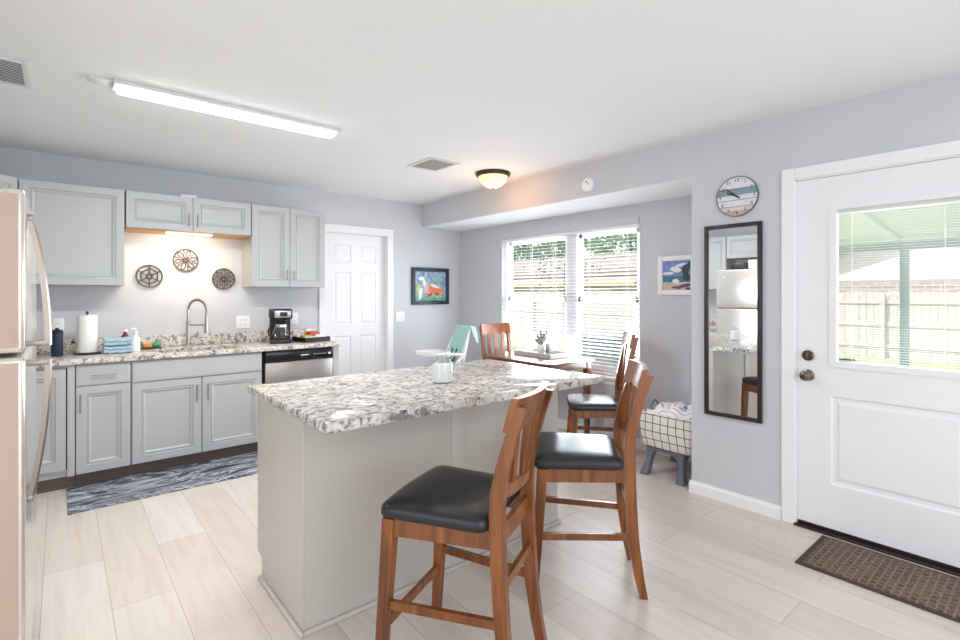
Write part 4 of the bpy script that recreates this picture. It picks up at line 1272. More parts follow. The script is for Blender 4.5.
c = MB().box(x0 + f_, x1 - f_, YK - 0.012, YK - 0.004, z0 + f_, z1 - f_)
PK = lambda x, z, o_: (x, YK - 0.012 - o_, z)
rg = random.Random(8)
for q in range(14):
    c.mat(1 + (q % 2) * 1); blob(c, rg.uniform(3.28, 3.68), rg.uniform(1.47, 1.62), 0.012, 0.05, rg.uniform(-.5, .5), PK, 0.0003 + q * 1e-5, seed=q)
for q in range(12):
    c.mat(3); blob(c, 3.27 + q * 0.037, 1.315 + rg.uniform(-.008, .012), 0.016, 0.026, rg.uniform(-.3, .3), PK, 0.0006 + q * 1e-5, seed=q + 30)
c.mat(8); blob(c, 3.30, 1.43, 0.02, 0.06, 0, PK, 0.0008, seed=3)
c.mat(4); blob(c, 3.34, 1.56, 0.040, 0.026, 0.2, PK, 0.0012, seed=4); blob(c, 3.385, 1.50, 0.022, 0.07, 0.4, PK, 0.0013, seed=5); blob(c, 3.33, 1.38, 0.022, 0.08, -0.2, PK, 0.0013, seed=6)
c.mat(7); blob(c, 3.43, 1.43, 0.05, 0.06, 0.3, PK, 0.0014, seed=7)
c.mat(5); blob(c, 3.50, 1.43, 0.06, 0.05, 0.0, PK, 0.0016, seed=8); blob(c, 3.60, 1.41, 0.08, 0.03, 0.1, PK, 0.0016, seed=9)
c.mat(4); blob(c, 3.53, 1.47, 0.07, 0.016, -0.3, PK, 0.0018, seed=10)
c.mat(6); blob(c, 3.46, 1.36, 0.035, 0.022, 0.2, PK, 0.0019, seed=11); blob(c, 3.57, 1.37, 0.04, 0.018, -0.2, PK, 0.0019, seed=12)
obj('painting', c, [P_teal, P_blue, P_teal, P_greenp, P_white, P_orange, P_redp, P_pink, P_yel], pa, smooth=False)

pb = thing('framed_beach_picture', 'beach painting in a white frame beside the window', 'picture', (XW, 2.13, 1.53))
y0, y1, z0, z1 = 1.955, 2.288, 1.362, 1.690
k = MB(); f_ = 0.042
k.box(XW - 0.024, XW - .0005, y0, y0 + f_, z0, z1, .003).box(XW - 0.024, XW - .0005, y1 - f_, y1, z0, z1, .003).box(XW - 0.024, XW - .0005, y0 + f_, y1 - f_, z0, z0 + f_, .003).box(XW - 0.024, XW - .0005, y0 + f_, y1 - f_, z1 - f_, z1, .003)
obj('picture_frame', k, M_trim, pb)
c = MB().box(XW - 0.010, XW - 0.003, y0 + f_, y1 - f_, z0 + f_, z1 - f_)
PW = lambda y, z, o_: (XW - 0.010 - o_, y, z)
a, b = y0 + f_ + .001, y1 - f_ - .001
def band(m_, z0_, z1_, off):
    c.mat(m_); c.add([PW(a, z0_, off), PW(b, z0_, off), PW(b, z1_, off), PW(a, z1_, off)], [(0, 1, 2, 3)])
band(1, 1.500, 1.520, 0.0004); band(2, 1.470, 1.502, 0.0005); band(3, 1.405, 1.472, 0.0004)
for i, (m_, y_, z_, ry, rz_, rt) in enumerate(((4, 2.13, 1.575, 0.05, 0.022, 0.2), (4, 2.20, 1.545, 0.05, 0.012, 0), (4, 2.09, 1.61, 0.05, 0.012, -.2), (5, 2.045, 1.56, 0.03, 0.05, 0), (5, 2.02, 1.60, 0.02, 0.035, .4), (5, 2.035, 1.51, 0.035, 0.03, 0), (6, 2.05, 1.44, 0.06, 0.014, -.15), (6, 2.12, 1.425, 0.05, 0.010, 0.1), (6, 2.02, 1.415, 0.03, 0.012, 0), (4, 2.13, 1.478, 0.03, 0.018, 0))):
    c.mat(m_); blob(c, y_, z_, ry, rz_, rt, PW, 0.0008 + i * 2e-5, seed=50 + i)
obj('painting', c, [P_sky, P_sea, P_sea, P_sand, P_white, P_dark, P_viol], pb, smooth=False)

# medallions on the sink wall
def medallion(name, label, cx, cz, r, kind):
    t = thing(name, label, 'wall decoration', (cx, YK, cz), 0, 'carved round wall medallions')
    Y = YK - 0.014
    def circ(mb, x, z, rr, th, n=22, y=Y):
        mb.tube([(x + rr * math.cos(2 * PI * k / n), y, z + rr * math.sin(2 * PI * k / n)) for k in range(n)], th, 6, closed=True)
    rim = MB(); circ(rim, cx, cz, r - 0.006, 0.006, 40)
    obj('medallion_rim', rim, M_medal, t)
    p = MB()
    if kind == 0:
        circ(p, cx, cz, r * 0.20, 0.008)
        for k in range(6):
            a = PI / 6 + k * PI / 3
            b = a + PI / 3
            p.tube([(cx + r * .68 * math.cos(a), Y, cz + r * .68 * math.sin(a)), (cx + r * .68 * math.cos(b), Y, cz + r * .68 * math.sin(b))], 0.0055, 6)
            p.tube([(cx + r * .24 * math.cos(a), Y, cz + r * .24 * math.sin(a)), (cx + r * .90 * math.cos(a), Y, cz + r * .90 * math.sin(a))], 0.005, 6)
    else:
        n = 6 if kind == 1 else 8
        circ(p, cx, cz, r * 0.14, 0.007)
        for k in range(n):
            a = k * 2 * PI / n + (0.2 if kind == 1 else 0)
            q = []
            for s in range(17):
                u = s / 16
                rr = r * (0.16 + 0.70 * math.sin(u * PI))
                da = (u - .5) * (1.05 if kind == 1 else .75) * (0.5 + 0.5 * math.sin(u * PI))
                q.append((cx + rr * math.cos(a + da), Y, cz + rr * math.sin(a + da)))
            p.tube(q, 0.0042, 6)
            a2 = a + PI / n
            p.tube([(cx + r * .5 * math.cos(a2), Y, cz + r * .5 * math.sin(a2)), (cx + r * .92 * math.cos(a2), Y, cz + r * .92 * math.sin(a2))], 0.004, 6)
    obj('medallion_tracery', p, M_medal, t)
    b = MB()
    for k in range(3):
        a = PI / 2 + k * 2 * PI / 3
        x, z = cx + (r - 0.008) * math.cos(a), cz + (r - 0.008) * math.sin(a)
        b.cyl((x, YK - 0.0005, z), (x, Y, z), 0.004, n=8)
    obj('wall_peg', b, M_medal, t)
medallion('wall_medallion', 'dark carved round wall medallion with a six-sided pattern, on the left', 0.582, 1.522, 0.099, 0)
medallion('wall_medallion', 'carved round wall medallion right under the warm light bar, highest of three', 0.853, 1.672, 0.102, 1)
medallion('wall_medallion', 'dark carved round wall medallion with dense petals, on the right', 1.160, 1.510, 0.099, 2)

# plates
def plate(name, label, cat, cx, cz, w_, h_, kind):
    t = thing(name, label, cat, (cx, YK, cz), 0, 'white outlet plates over the counter' if kind == 'outlet' else None)
    obj('cover_plate', MB().box(cx - w_ / 2, cx + w_ / 2, YK - 0.007, YK - .0005, cz - h_ / 2, cz + h_ / 2, 0.003), M_white, t)
    n = 2 if w_ > 0.1 else 1
    for i in range(n):
        x = cx + (i - (n - 1) / 2) * 0.046
        if kind == 'switch':
            obj('rocker', MB().box(x - 0.016, x + 0.016, YK - 0.011, YK - 0.006, cz - 0.033, cz + 0.033, 0.002), M_trim, t)
        else:
            for dz_ in (-0.02, 0.02):
                so = obj('socket', MB().box(x - 0.015, x + 0.015, YK - 0.009, YK - 0.006, cz + dz_ - 0.013, cz + dz_ + 0.013, 0.002), M_trim, t)
                obj('slots', MB().box(x - 0.007, x - 0.005, YK - 0.0095, YK - 0.0085, cz + dz_ - 0.004, cz + dz_ + 0.006).box(x + 0.005, x + 0.007, YK - 0.0095, YK - 0.0085, cz + dz_ - 0.004, cz + dz_ + 0.006), M_ventdark, so, smooth=False)
plate('outlet_plate', 'double white outlet plate right of the faucet', 'outlet', 1.330, 1.105, 0.122, 0.120, 'outlet')
plate('outlet_plate', 'white outlet plate behind the black canister', 'outlet', -0.013, 1.125, 0.072, 0.116, 'outlet')
plate('outlet_plate', 'white outlet plate behind the coffee maker', 'outlet', 1.815, 1.125, 0.072, 0.116, 'outlet')
plate('light_switch', 'double white light switch plate under the bird picture', 'switch', 3.05, 1.105, 0.112, 0.118, 'switch')

# smoke detector on the beam
sd = thing('smoke_detector', 'round white smoke detector on the dropped beam', 'smoke detector', (XD, 2.577, 2.272))
MS = Matrix(((0, 0, -1, XD), (-1, 0, 0, 2.577), (0, 1, 0, 2.272), (0, 0, 0, 1)))
obj('detector_body', MB().lathe([(0, 0), (0.056, 0), (0.058, 0.012), (0.054, 0.030), (0.043, 0.036), (0, 0.037)], n=32, M=MS), M_white, sd)
obj('detector_dots', MB().lathe([(0, 0.036), (0.008, 0.036), (0.008, 0.0385), (0, 0.0385)], (0.0, 0.022, 0), 10, MS).lathe([(0, 0.036), (0.006, 0.036), (0.006, 0.0385), (0, 0.0385)], (0.02, 0.004, 0), 10, MS), M_grey, sd)

# ------------------------------------------------------------------ ceiling things
lb = thing('ceiling_light_bar', 'long white linear light on the kitchen ceiling', 'ceiling light', (0.82, 3.17, ZC))
obj('light_housing', MB().box(0.205, 1.41, 3.095, 3.245, ZC - 0.022, ZC - .0005, 0.004), M_ledgrey, lb)
obj('light_diffuser', MB().box(0.225, 1.39, 3.120, 3.220, ZC - 0.040, ZC - 0.0222, 0.014, 4), M_led, lb)
obj('end_plate', MB().box(0.105, 0.2045, 3.125, 3.215, ZC - 0.010, ZC - .0005, 0.002), M_ledgrey, lb)  # thin pale plate past the left end of the housing
light('ceiling_bar_lamp', 'AREA', (0.82, 3.17, ZC - 0.05), (0, 0, 0), 29, (0.95, 0.98, 1.0), shape='RECTANGLE', size=1.2, size_y=0.11)

bwx, bwy = 2.97, 3.345
bw_ = thing('flush_ceiling_light', 'frosted bowl ceiling light with a bronze rim, lit warm', 'ceiling light', (bwx, bwy, ZC))
obj('metal_rim', MB().lathe([(0, -0.001), (0.155, -0.001), (0.158, -0.012), (0.150, -0.030), (0.138, -0.036), (0.132, -0.030), (0.132, -0.006), (0, -0.006)], (bwx, bwy, ZC), 40), M_darkmetal, bw_)
obj('glass_bowl', MB().lathe([(0.131, -0.034), (0.126, -0.055), (0.110, -0.085), (0.080, -0.112), (0.045, -0.128), (0.0, -0.134), (0.0, -0.130), (0.043, -0.124), (0.077, -0.108), (0.106, -0.082), (0.122, -0.053), (0.127, -0.034)], (bwx, bwy, ZC), 40), plain('frosted_glass_lit', (0.95, 0.85, 0.68, 1), 0.4, var=0.02, emit=(1.0, 0.60, 0.22, 1), estr=0.8), bw_)
obj('finial', MB().lathe([(0, -0.160), (0.006, -0.156), (0.010, -0.148), (0.007, -0.140), (0.013, -0.136), (0.013, -0.131), (0, -0.131)], (bwx, bwy, ZC), 16), M_darkmetal, bw_)
light('bowl_lamp', 'POINT', (bwx, bwy, ZC - 0.17), (0, 0, 0), 5, (1.0, 0.48, 0.20), shadow_soft_size=0.08)

def vent(label, x0, x1, y0, y1, along):
    t = thing('ceiling_vent', label, 'vent', ((x0 + x1) / 2, (y0 + y1) / 2, ZC), 0, 'white ceiling vents')
    f_ = 0.03
    k = MB()
    for (a, b, c, d) in ((x0, x0 + f_, y0, y1), (x1 - f_, x1, y0, y1), (x0 + f_, x1 - f_, y0, y0 + f_), (x0 + f_, x1 - f_, y1 - f_, y1)):
        k.box(a, b, c, d, ZC - 0.010, ZC - .0005, 0.003)
    obj('vent_frame', k, M_ledgrey, t)
    obj('vent_back', MB().box(x0 + f_, x1 - f_, y0 + f_, y1 - f_, ZC - 0.003, ZC - .0005), M_ventdark, t, smooth=False)
    k = MB()
    if along == 'x':
        y = y0 + f_ + 0.014
        while y < y1 - f_ - 0.004:
            k.box(-(x1 - x0) / 2 + f_, (x1 - x0) / 2 - f_, -0.009, 0.009, -0.0008, 0.0008, M=Matrix.Translation(((x0 + x1) / 2, y, ZC - 0.010)) @ Matrix.Rotation(R(12), 4, 'X'))
            y += 0.024
    else:
        x = x0 + f_ + 0.014
        while x < x1 - f_ - 0.004:
            k.box(-0.009, 0.009, -(y1 - y0) / 2 + f_, (y1 - y0) / 2 - f_, -0.0008, 0.0008, M=Matrix.Translation((x, (y0 + y1) / 2, ZC - 0.010)) @ Matrix.Rotation(R(35), 4, 'Y'))
            x += 0.024
    obj('louvers', k, M_ventgrey, t, smooth=False)
vent('white ceiling vent near the dining recess', 2.235, 2.535, 3.265, 3.615, 'x')
vent('white ceiling vent above the refrigerator', -0.42, -0.11, 3.14, 3.525, 'x')

# ------------------------------------------------------------------ things on the counter
CT = 0.9142
# coffee maker
cx, cy = 1.585, 4.80
cm = thing('coffee_maker', 'black drip coffee maker with a steel control panel on the counter', 'coffee maker', (cx, cy, 0.914), R(-14))
L_ = dict(world=False)
obj('base_plate', MB().box(-0.095, 0.095, -0.125, 0.11, 0.0002, 0.035, 0.012, 3), M_black, cm, **L_)
obj('water_tank', MB().box(-0.09, 0.09, 0.01, 0.11, 0.035, 0.25, 0.010), M_black, cm, **L_)
hd_ = obj('brew_head', MB().box(-0.098, 0.098, -0.115, 0.112, 0.225, 0.318, 0.014, 3), M_black, cm, **L_)
cpn = obj('control_panel', MB().box(-0.058, 0.085, -0.122, -0.112, 0.238, 0.302, 0.005), M_steel, hd_, **L_)
obj('filter_cone', MB().lathe([(0, 0.180), (0.035, 0.182), (0.062, 0.225), (0, 0.226)], (0, -0.05, 0), 20), M_black, cm, **L_)
ca = obj('carafe', MB().lathe([(0, 0.037), (0.066, 0.037), (0.074, 0.06), (0.070, 0.11), (0.052, 0.155), (0.050, 0.17), (0.048, 0.17), (0.050, 0.155), (0.068, 0.11), (0.072, 0.06), (0.064, 0.040), (0, 0.040)], (0, -0.05, 0), 24), M_jarglass, cm, **L_)
obj('carafe_band', MB().lathe([(0.051, 0.150), (0.0545, 0.150), (0.0525, 0.172), (0.051, 0.172)], (0, -0.05, 0), 24, closed=True), M_steel, ca, **L_)
obj('carafe_handle', MB().tube([(-0.052, -0.06, 0.163), (-0.09, -0.075, 0.160), (-0.110, -0.08, 0.12), (-0.100, -0.078, 0.075), (-0.072, -0.065, 0.065)], 0.010, 8), M_black, ca, **L_)
obj('display', MB().box(-0.012, 0.052, -0.1245, -0.121, 0.253, 0.290, 0.001), M_blackgloss, cpn, **L_)
# snack tray
tx, ty = 1.865, 4.765
ty_ = thing('snack_tray', 'black rectangular tray of packets at the end of the counter', 'tray', (tx, ty, 0.914), R(8))
k = MB().box(-0.13, 0.13, -0.13, 0.13, 0.0002, 0.008)
k.box(-0.13, 0.13, -0.13, -0.122, 0.008, 0.045).box(-0.13, 0.13, 0.122, 0.13, 0.008, 0.045).box(-0.13, -0.122, -0.122, 0.122, 0.008, 0.045).box(0.122, 0.13, -0.122, 0.122, 0.008, 0.045)
obj('tray_shell', k, M_black, ty_, smooth=False, **L_)
MT = at(tx, ty, 0.914, R(8))
for i, (lx, ly, hx, hy, z0_, z1_, m_, lb_, nm) in enumerate((
        (-0.04, 0.01, 0.05, 0.045, 0.009, 0.060, M_lime, 'lime green packet in the snack tray', 'snack_packet'),
        (0.045, 0.055, 0.055, 0.05, 0.009, 0.088, M_red, 'red packet standing at the back of the snack tray', 'snack_packet'),
        (-0.07, 0.085, 0.035, 0.025, 0.009, 0.066, M_white, 'white packet in the back left corner of the snack tray', 'snack_packet'),
        (-0.02, 0.085, 0.012, 0.025, 0.009, 0.070, M_orange, 'thin orange packet beside the red packet', 'snack_packet'),
        (0.065, -0.025, 0.035, 0.022, 0.009, 0.062, M_paper, 'small white sachet in front of the red packet', 'snack_packet'),
        (0.0, -0.085, 0.105, 0.030, 0.009, 0.050, M_white, 'row of white sachets along the front of the snack tray', 'sachet_box'),
        (0.010, -0.028, 0.016, 0.020, 0.009, 0.058, M_green, 'green packet in the middle of the snack tray', 'snack_packet'))):
    mb = MB().box(lx - hx, lx + hx, ly - hy, ly + hy, z0_, z1_, 0.008, M=MT)
    o = obj(nm, mb, m_, loc=tuple(MT @ Vector((lx, ly, z0_))))
    tag(o, lb_, 'packet', 'packets in the snack tray' if nm == 'snack_packet' else None)
# paper towel
px, py = 0.157, 4.82
pt = thing('paper_towel_holder', 'upright paper towel roll on a dark stand beside the folded towels', 'paper towel', (px, py, 0.914))
obj('stand_base', MB().lathe([(0, 0), (0.085, 0), (0.085, 0.010), (0.078, 0.014), (0, 0.014)], (px, py, CT), 28), M_darkmetal, pt)
obj('stand_rod', MB().cyl((px, py, CT + 0.014), (px, py, CT + 0.318), 0.005, n=10).lathe([(0, 0), (0.010, 0.004), (0.011, 0.012), (0.006, 0.020), (0, 0.021)], (px, py, CT + 0.305), 12), M_darkmetal, pt)
obj('paper_roll', MB().lathe([(0.018, 0.016), (0.062, 0.016), (0.063, 0.02), (0.063, 0.292), (0.062, 0.296), (0.018, 0.296)], (px, py, CT), 32, closed=True), M_paper, pt)
# canister
kx, ky = -0.018, 4.80
kn = thing('canister', 'slim dark canister on the counter beside the refrigerator handle', 'canister', (kx, ky, 0.914))
obj('canister_body', MB().lathe([(0, 0), (0.033, 0), (0.035, 0.004), (0.035, 0.165), (0, 0.165)], (kx, ky, CT), 24), M_navy, kn)
obj('canister_lid', MB().lathe([(0, 0.165), (0.036, 0.165), (0.036, 0.185), (0.030, 0.192), (0.012, 0.196), (0.010, 0.206), (0, 0.208)], (kx, ky, CT), 24), M_black, kn)
# folded towels
def towel(z, label, x0, x1):
    mb = MB()
    for q in range(2):
        rings = []
        n = 12
        for i in range(n + 1):
            x = x0 + (x1 - x0) * i / n
            zz = z + q * 0.026 + 0.003 * math.sin(i * 1.3 + z * 90)
            sec = rrect(4.70, 4.88, zz, zz + 0.026, 0.012, 4)
            rings.append([Vector((x, yy, zq)) for yy, zq in sec])
        mb.loft(rings)
    o = obj('folded_towel', mb, M_bluetowel, loc=((x0 + x1) / 2, 4.79, z), ang=60)
    tag(o, label, 'towel', 'folded pale blue towels')
towel(CT + 0.003, 'pale blue folded towel lying on the counter, lower of two', 0.252, 0.428)
towel(CT + 0.062, 'pale blue folded towel on top of the other towel', 0.256, 0.422)
# bottles
def bottle(name, label, x, y, r, h, m, mcap, pump):
    t = thing(name, label, 'bottle', (x, y, 0.914))
    obj('bottle_body', MB().lathe([(0, 0), (r, 0), (r * 1.04, 0.01), (r, h * .7), (r * .5, h * .86), (r * .38, h * .88), (r * .38, h), (0, h)], (x, y, CT), 20), m, t)
    c = MB().lathe([(0, h), (r * .5, h), (r * .5, h + 0.014), (0, h + 0.014)], (x, y, CT), 16)
    if pump:
        c.cyl((x, y, CT + h + 0.014), (x, y, CT + h + 0.034), 0.004, n=8)
        c.tube([(x, y, CT + h + 0.034), (x - 0.02, y - 0.02, CT + h + 0.036), (x - 0.030, y - 0.03, CT + h + 0.030)], [0.007, 0.006, 0.004], 8)
    obj('bottle_cap', c, mcap, t)
bottle('soap_bottle', 'white pump soap bottle right of the folded towels', 0.462, 4.83, 0.030, 0.145, M_white, M_white, True)
bottle('detergent_bottle', 'purple bottle with white cap behind the folded towels', 0.405, 4.965, 0.032, 0.15, M_purple, M_white, False)
# sponge rest
sr = thing('sponge_dish', 'dark sponge dish left of the sink', 'dish', (0.575, 4.945, 0.914))
obj('dish_shell', MB().box(0.505, 0.655, 4.91, 5.0, CT, CT + 0.014, 0.006), M_darkmetal, sr)
o = obj('scrub_sponge', MB().box(0.525, 0.580, 4.925, 4.985, CT + 0.0145, CT + 0.050, 0.008), M_orange, loc=(0.55, 4.955, CT + 0.0145)); tag(o, 'small orange sponge in the sponge dish', 'sponge')
o = obj('dish_brush', MB().lathe([(0, 0), (0.030, 0.002), (0.034, 0.018), (0.026, 0.036), (0.010, 0.046), (0.008, 0.062), (0, 0.064)], (0.620, 4.955, CT + 0.0145), 18), M_green, loc=(0.62, 4.955, CT + 0.0145)); tag(o, 'round green dish brush in the sponge dish', 'brush')

# ------------------------------------------------------------------ outdoors
GZ = -0.15
lw = MB().box(4.2, 60, -20, 50, GZ - 0.1, GZ).box(60, 90, -40, 90, GZ - 0.1, GZ)
lo = obj('lawn', lw, M_grass, smooth=False); tag(lo, 'sunlit green lawn outside the windows', 'lawn', kind='structure')
o = obj('patio_slab', MB().box(3.62, 8.9, -3.5, 2.2, GZ, -0.02), plain('patio_concrete', srgb(206, 202, 196), 0.85, var=0.05), smooth=False); tag(o, 'concrete patio outside the entry door', 'patio', kind='structure')
# fence: panels along Y at x ~ 14.5
FXX = 15.0
def fence(name, label, y0, y1):
    t = thing(name, label, 'fence', (FXX, (y0 + y1) / 2, GZ), 0, 'board fences across the yard')
    b = MB(); y = y0
    rg = random.Random(int(y0 * 10) & 255)
    while y < y1 - 0.02:
        b.box(FXX, FXX + 0.02, y + 0.006, y + 0.138, GZ, 1.42 + rg.uniform(-.02, .02)); y += 0.145
    obj('board_panel', b, M_fence, t, smooth=False)
    for z in (0.1, 0.62, 1.15):
        obj('rail', MB().box(FXX - 0.04, FXX - 0.001, y0, y1, z, z + 0.08), M_fence, t, smooth=False)
    y = y0 + 0.05
    while y < y1:
        obj('post', MB().box(FXX - 0.13, FXX - 0.041, y, y + 0.09, GZ, 1.36), M_fence, t, smooth=False); y += 2.4
fence('board_fence', 'weathered board fence behind the patio, seen through the entry door', -2.0, 7.0)
fence('board_fence', 'weathered board fence beyond the lawn, seen through the big window', 7.05, 22.0)
# neighbour houses
def house(name, label, x0, x1, y0, y1, ze, zr, gable, wallmat):
    t = thing(name, label, 'house', ((x0 + x1) / 2, (y0 + y1) / 2, GZ), 0, 'neighbour houses beyond the fence')
    obj('wall', MB().box(x0, x1, y0, y1, GZ, ze), wallmat, t, smooth=False)
    e = 0.5
    k = MB()
    if gable == 'y':      # ridge along y: slope faces the viewer
        xm = (x0 + x1) / 2
        k.prism([(x0 - e, ze - 0.10), (xm, zr), (x1 + e, ze - 0.10), (x1 + e, ze + 0.02), (xm, zr + 0.14), (x0 - e, ze + 0.02)], 'y', y0 - e, y1 + e)
        obj('roof', k, M_shingle, t, smooth=False)
        c = MB()
        n = 7
        for i in range(1, n):
            u = i / n
            xx = x0 - e + (xm - x0 + e) * u; zz = ze + 0.02 + (zr + 0.12 - ze) * u
            c.box(xx - 0.05, xx + 0.05, y0 - e, y1 + e, zz, zz + 0.06)
        obj('shingle_courses', c, plain('shingle_edge', srgb(120, 104, 98), 0.9), t, smooth=False)
        obj('fascia', MB().box(x0 - e - 0.03, x0 - e, y0 - e, y1 + e, ze - 0.16, ze + 0.02), M_fascia, t, smooth=False)
    else:
        ym = (y0 + y1) / 2
        k.prism([(y0 - e, ze - 0.10), (ym, zr), (y1 + e, ze - 0.10), (y1 + e, ze + 0.04), (ym, zr + 0.16), (y0 - e, ze + 0.04)], 'x', x0 - 0.4, x1 + 0.4)
        obj('roof', k, M_shingle, t, smooth=False)
        obj('gable', MB().prism([(y0, ze), (y1, ze), (ym, zr - 0.03)], 'x', x0 - 0.02, x0 + 0.1), M_siding, t, smooth=False)
        obj('fascia', MB().prism([(y0 - e, ze - 0.12), (ym, zr - 0.02), (y1 + e, ze - 0.12), (y1 + e, ze + 0.05), (ym, zr + 0.17), (y0 - e, ze + 0.05)], 'x', x0 - 0.46, x0 - 0.40), M_fascia, t, smooth=False)
    wy = y0 + 1.2
    while wy + 1.4 < y1:
        f = obj('window', MB().box(x0 - 0.04, x0 - 0.001, wy, wy + 1.3, ze - 1.35, ze - 0.35), M_trim, t, smooth=False)
        obj('pane', MB().box(x0 - 0.05, x0 - 0.041, wy + 0.07, wy + 1.23, ze - 1.28, ze - 0.42), M_acgrey, f, smooth=False)
        wy += 3.2
    return t
house('neighbour_house', 'brick house with pinkish shingle roof beyond the fence, through the big window', 20.0, 28.0, 13.0, 33.0, 1.95, 3.5, 'y', M_brick)
house('neighbour_house', 'brick house with a pale gable beyond the fence, through the entry door', 17.5, 25.0, -1.6, 6.6, 1.75, 3.3, 'x', M_brick)
# trees
def tree(label, x, y, h, r, nleaf, m, seed):
    rg = random.Random(seed)
    t = thing('tree', label, 'tree', (x, y, GZ), 0, 'trees behind the houses')
    tk = MB().tube([(x, y, GZ), (x + 0.1, y, h * .35), (x, y + 0.1, h * .6)], [0.28, 0.2, 0.12], 8)
    for q in range(7):
        a = q * 0.9; p1 = Vector((x + math.cos(a) * r * .6, y + math.sin(a) * r * .6, h * rg.uniform(.5, .85)))
        tk.tube([(x, y, h * (.3 + .03 * q)), tuple(p1)], [0.10, 0.03], 6)
    obj('trunk', tk, M_bark, t)
    vs_, fs_ = [], []
    for q in range(nleaf):
        # clusters on an uneven crown
        a = rg.uniform(0, 2 * PI); b = math.acos(rg.uniform(-.9, 1))
        rr = r * (0.55 + 0.45 * rg.random() ** .5) * (1 + .18 * math.sin(3 * a + seed) * math.sin(2 * b))
        c = Vector((x + rr * math.sin(b) * math.cos(a), y + rr * math.sin(b) * math.sin(a), h * .62 + rr * .75 * math.cos(b)))
        s = rg.uniform(.18, .36)
        e = Euler((rg.uniform(0, PI), rg.uniform(0, PI), rg.uniform(0, PI))).to_matrix()
        o_ = len(vs_)
        for (lx, ly) in ((-1, 0), (-.3, .45), (.5, .4), (1, 0), (.5, -.4), (-.3, -.45)):
            vs_.append(tuple(c + e @ Vector((lx * s, ly * s, 0.1 * s * lx * lx))))
        fs_.append([o_ + z_ for z_ in range(6)])
    obj('foliage', MB().add(vs_, fs_), m, t, smooth=False)
for (lb_, x, y, h, r, n_, m_, sd_) in (
        ('tall green tree behind the brick house, left in the big window', 34, 33, 9.5, 4.6, 2600, M_leaf, 1),
        ('pale loose tree behind the brick house, middle of the big window', 37, 24, 9.5, 4.0, 1700, M_leaf2, 2),
        ('big bright green tree behind the brick house, right in the big window', 34, 15.5, 10, 4.7, 2800, M_leaf2, 3),
        ('distant green tree left of the gabled house, through the entry door', 30, 8.0, 7, 2.9, 1400, M_leaf, 4)):
    tree(lb_, x, y, h, r, n_, m_, sd_)
# small tree with open branches in front of the roof
t = thing('young_tree', 'slim young tree in the yard, in front of the neighbour roof', 'tree', (10.5, 8.9, GZ))
obj('trunk', MB().tube([(10.5, 8.9, GZ), (10.52, 8.92, 1.2), (10.5, 8.9, 2.2)], [0.03, 0.025, 0.012], 7), M_bark, t)
rg = random.Random(21); vs_, fs_ = [], []
for q in range(170):
    c = Vector((10.5 + rg.gauss(0, .45), 8.85 + rg.gauss(0, .55), 1.95 + rg.gauss(0, .25)))
    s = rg.uniform(.05, .09); e = Euler((rg.uniform(0, PI), rg.uniform(0, PI), rg.uniform(0, PI))).to_matrix(); o_ = len(vs_)
    for (lx, ly) in ((-1, 0), (0, .45), (1, 0), (0, -.45)): vs_.append(tuple(c + e @ Vector((lx * s, ly * s, 0))))
    fs_.append([o_, o_ + 1, o_ + 2, o_ + 3])
obj('foliage', MB().add(vs_, fs_), M_leaf, t, smooth=False)
# condenser
ax, ay = 6.75, 4.82
ac = thing('air_conditioner', 'grey louvred air conditioner unit on the lawn, seen through the window', 'air conditioner', (ax, ay, GZ))
obj('concrete_pad', MB().box(ax - 0.45, ax + 0.45, ay - 0.45, ay + 0.45, GZ, GZ + 0.06), plain('pad_concrete', srgb(200, 198, 194), 0.9), ac, smooth=False)
obj('casing', MB().box(ax - 0.34, ax + 0.34, ay - 0.34, ay + 0.34, GZ + 0.06, 0.72, 0.03), M_acgrey, ac)
k = MB()
for i in range(14):
    z = GZ + 0.14 + i * 0.052
    k.box(ax - 0.352, ax + 0.352, ay - 0.352, ay + 0.352, z, z + 0.012)
obj('louvers', k, M_grey, ac, smooth=False)
# patio chair
pcx, pcy = 6.3, 5.95
pc = thing('patio_chair', 'white metal patio chair on the lawn, seen through the window', 'chair', (pcx, pcy, GZ), R(60))
k = MB()
for s in (-1, 1):
    obj('leg', MB().tube([(s * .26, .28, 0), (s * .26, .24, .42), (s * .26, -.24, .40), (s * .26, -.30, 0)], 0.014, 8), M_white, pc, **L_)
    obj('arm', MB().tube([(s * .28, .26, .40), (s * .28, .24, .62), (s * .28, -.20, .62), (s * .27, -.27, .70)], 0.014, 8), M_white, pc, **L_)
obj('seat', MB().box(-.26, .26, -.25, .26, .40, .425), M_white, pc, smooth=False, **L_)
k = MB().tube([(-.26, -.24, .42), (-.26, -.34, .98), (.26, -.34, .98), (.26, -.24, .42)], 0.014, 8)
for i in range(7):
    x = -.2 + i * .4 / 6
    k.tube([(x, -.245, .44), (x, -.335, .97)], 0.006, 6)
obj('backrest', k, M_white, pc, **L_)
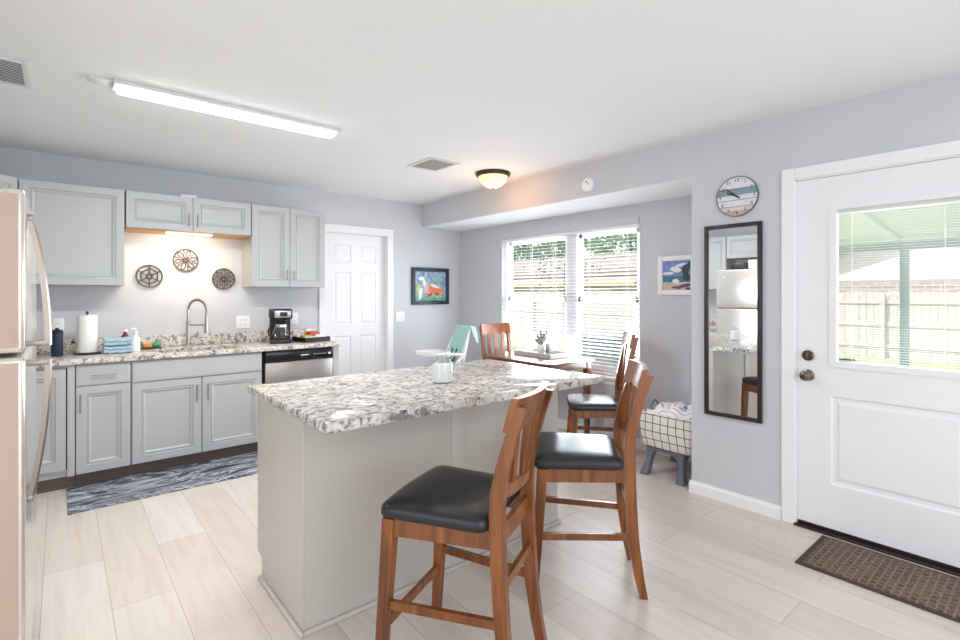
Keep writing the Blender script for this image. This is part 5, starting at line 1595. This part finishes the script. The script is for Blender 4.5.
# patio roof
pr_ = thing('patio_cover', 'pale patio roof with grey beam and posts outside the entry door', 'patio cover', (6.2, 0, -0.02))
XP = 8.6
obj('roof_sheet', MB().prism([(3.50, 2.62), (XP + .3, 2.10), (XP + .3, 2.14), (3.50, 2.66)], 'y', -3.5, 2.32), M_patiogreen, pr_, smooth=False)
k = MB()
for i in range(8):
    y = -3.2 + i * 0.78
    k.prism([(3.50, 2.57), (XP + .1, 2.06), (XP + .1, 2.10), (3.50, 2.62)], 'y', y, y + 0.04)
obj('rafters', k, M_patiogreen, pr_, smooth=False)
obj('beam', MB().box(XP - 0.05, XP + 0.05, -3.5, 2.3, 1.96, 2.075), M_patiobeam, pr_, smooth=False)
for y in (1.435, -1.2):
    obj('post', MB().box(XP - 0.045, XP + 0.045, y - 0.045, y + 0.045, -0.02, 1.96), M_patiobeam, pr_, smooth=False)
# palm by the patio
pl = thing('palm_shrub', 'blue-green palm by the patio, left in the door glass', 'palm', (5.9, 1.66, GZ))
rg = random.Random(4)
obj('trunk', MB().tube([(5.9, 1.66, GZ), (5.9, 1.68, 0.5)], [0.09, 0.06], 8), M_bark, pl)
for q in range(13):
    a = q * 2.4; el = rg.uniform(.3, 1.2); Lf = rg.uniform(.55, .85)
    mb = MB()
    base = Vector((5.9, 1.68, 0.5)); pts = []
    for s in range(9):
        u = s / 8
        pts.append(base + Vector((math.cos(a) * math.cos(el) * Lf * u, math.sin(a) * math.cos(el) * Lf * u, math.sin(el) * Lf * 1.2 * u - .35 * u * u)))
    mb.tube(pts, 0.006, 5)
    for s in range(1, 9):
        d = (pts[s] - pts[s - 1]).normalized(); sd_ = d.cross(Vector((0, 0, 1))).normalized()
        for sg_ in (-1, 1):
            for hstep in (0, .5):
                p = pts[s - 1].lerp(pts[s], hstep)
                tip = p + sd_ * sg_ * .22 * (1 - .5 * s / 9) + d * .12 - Vector((0, 0, .06))
                wv = d * 0.012
                mb.add([p - wv, p + wv, tip, p - wv + Vector((0, 0, .003)), p + wv + Vector((0, 0, .003)), tip + Vector((0, 0, .003))], [(0, 1, 2), (3, 5, 4)])
    obj('frond', mb, M_palm, pl, smooth=False)
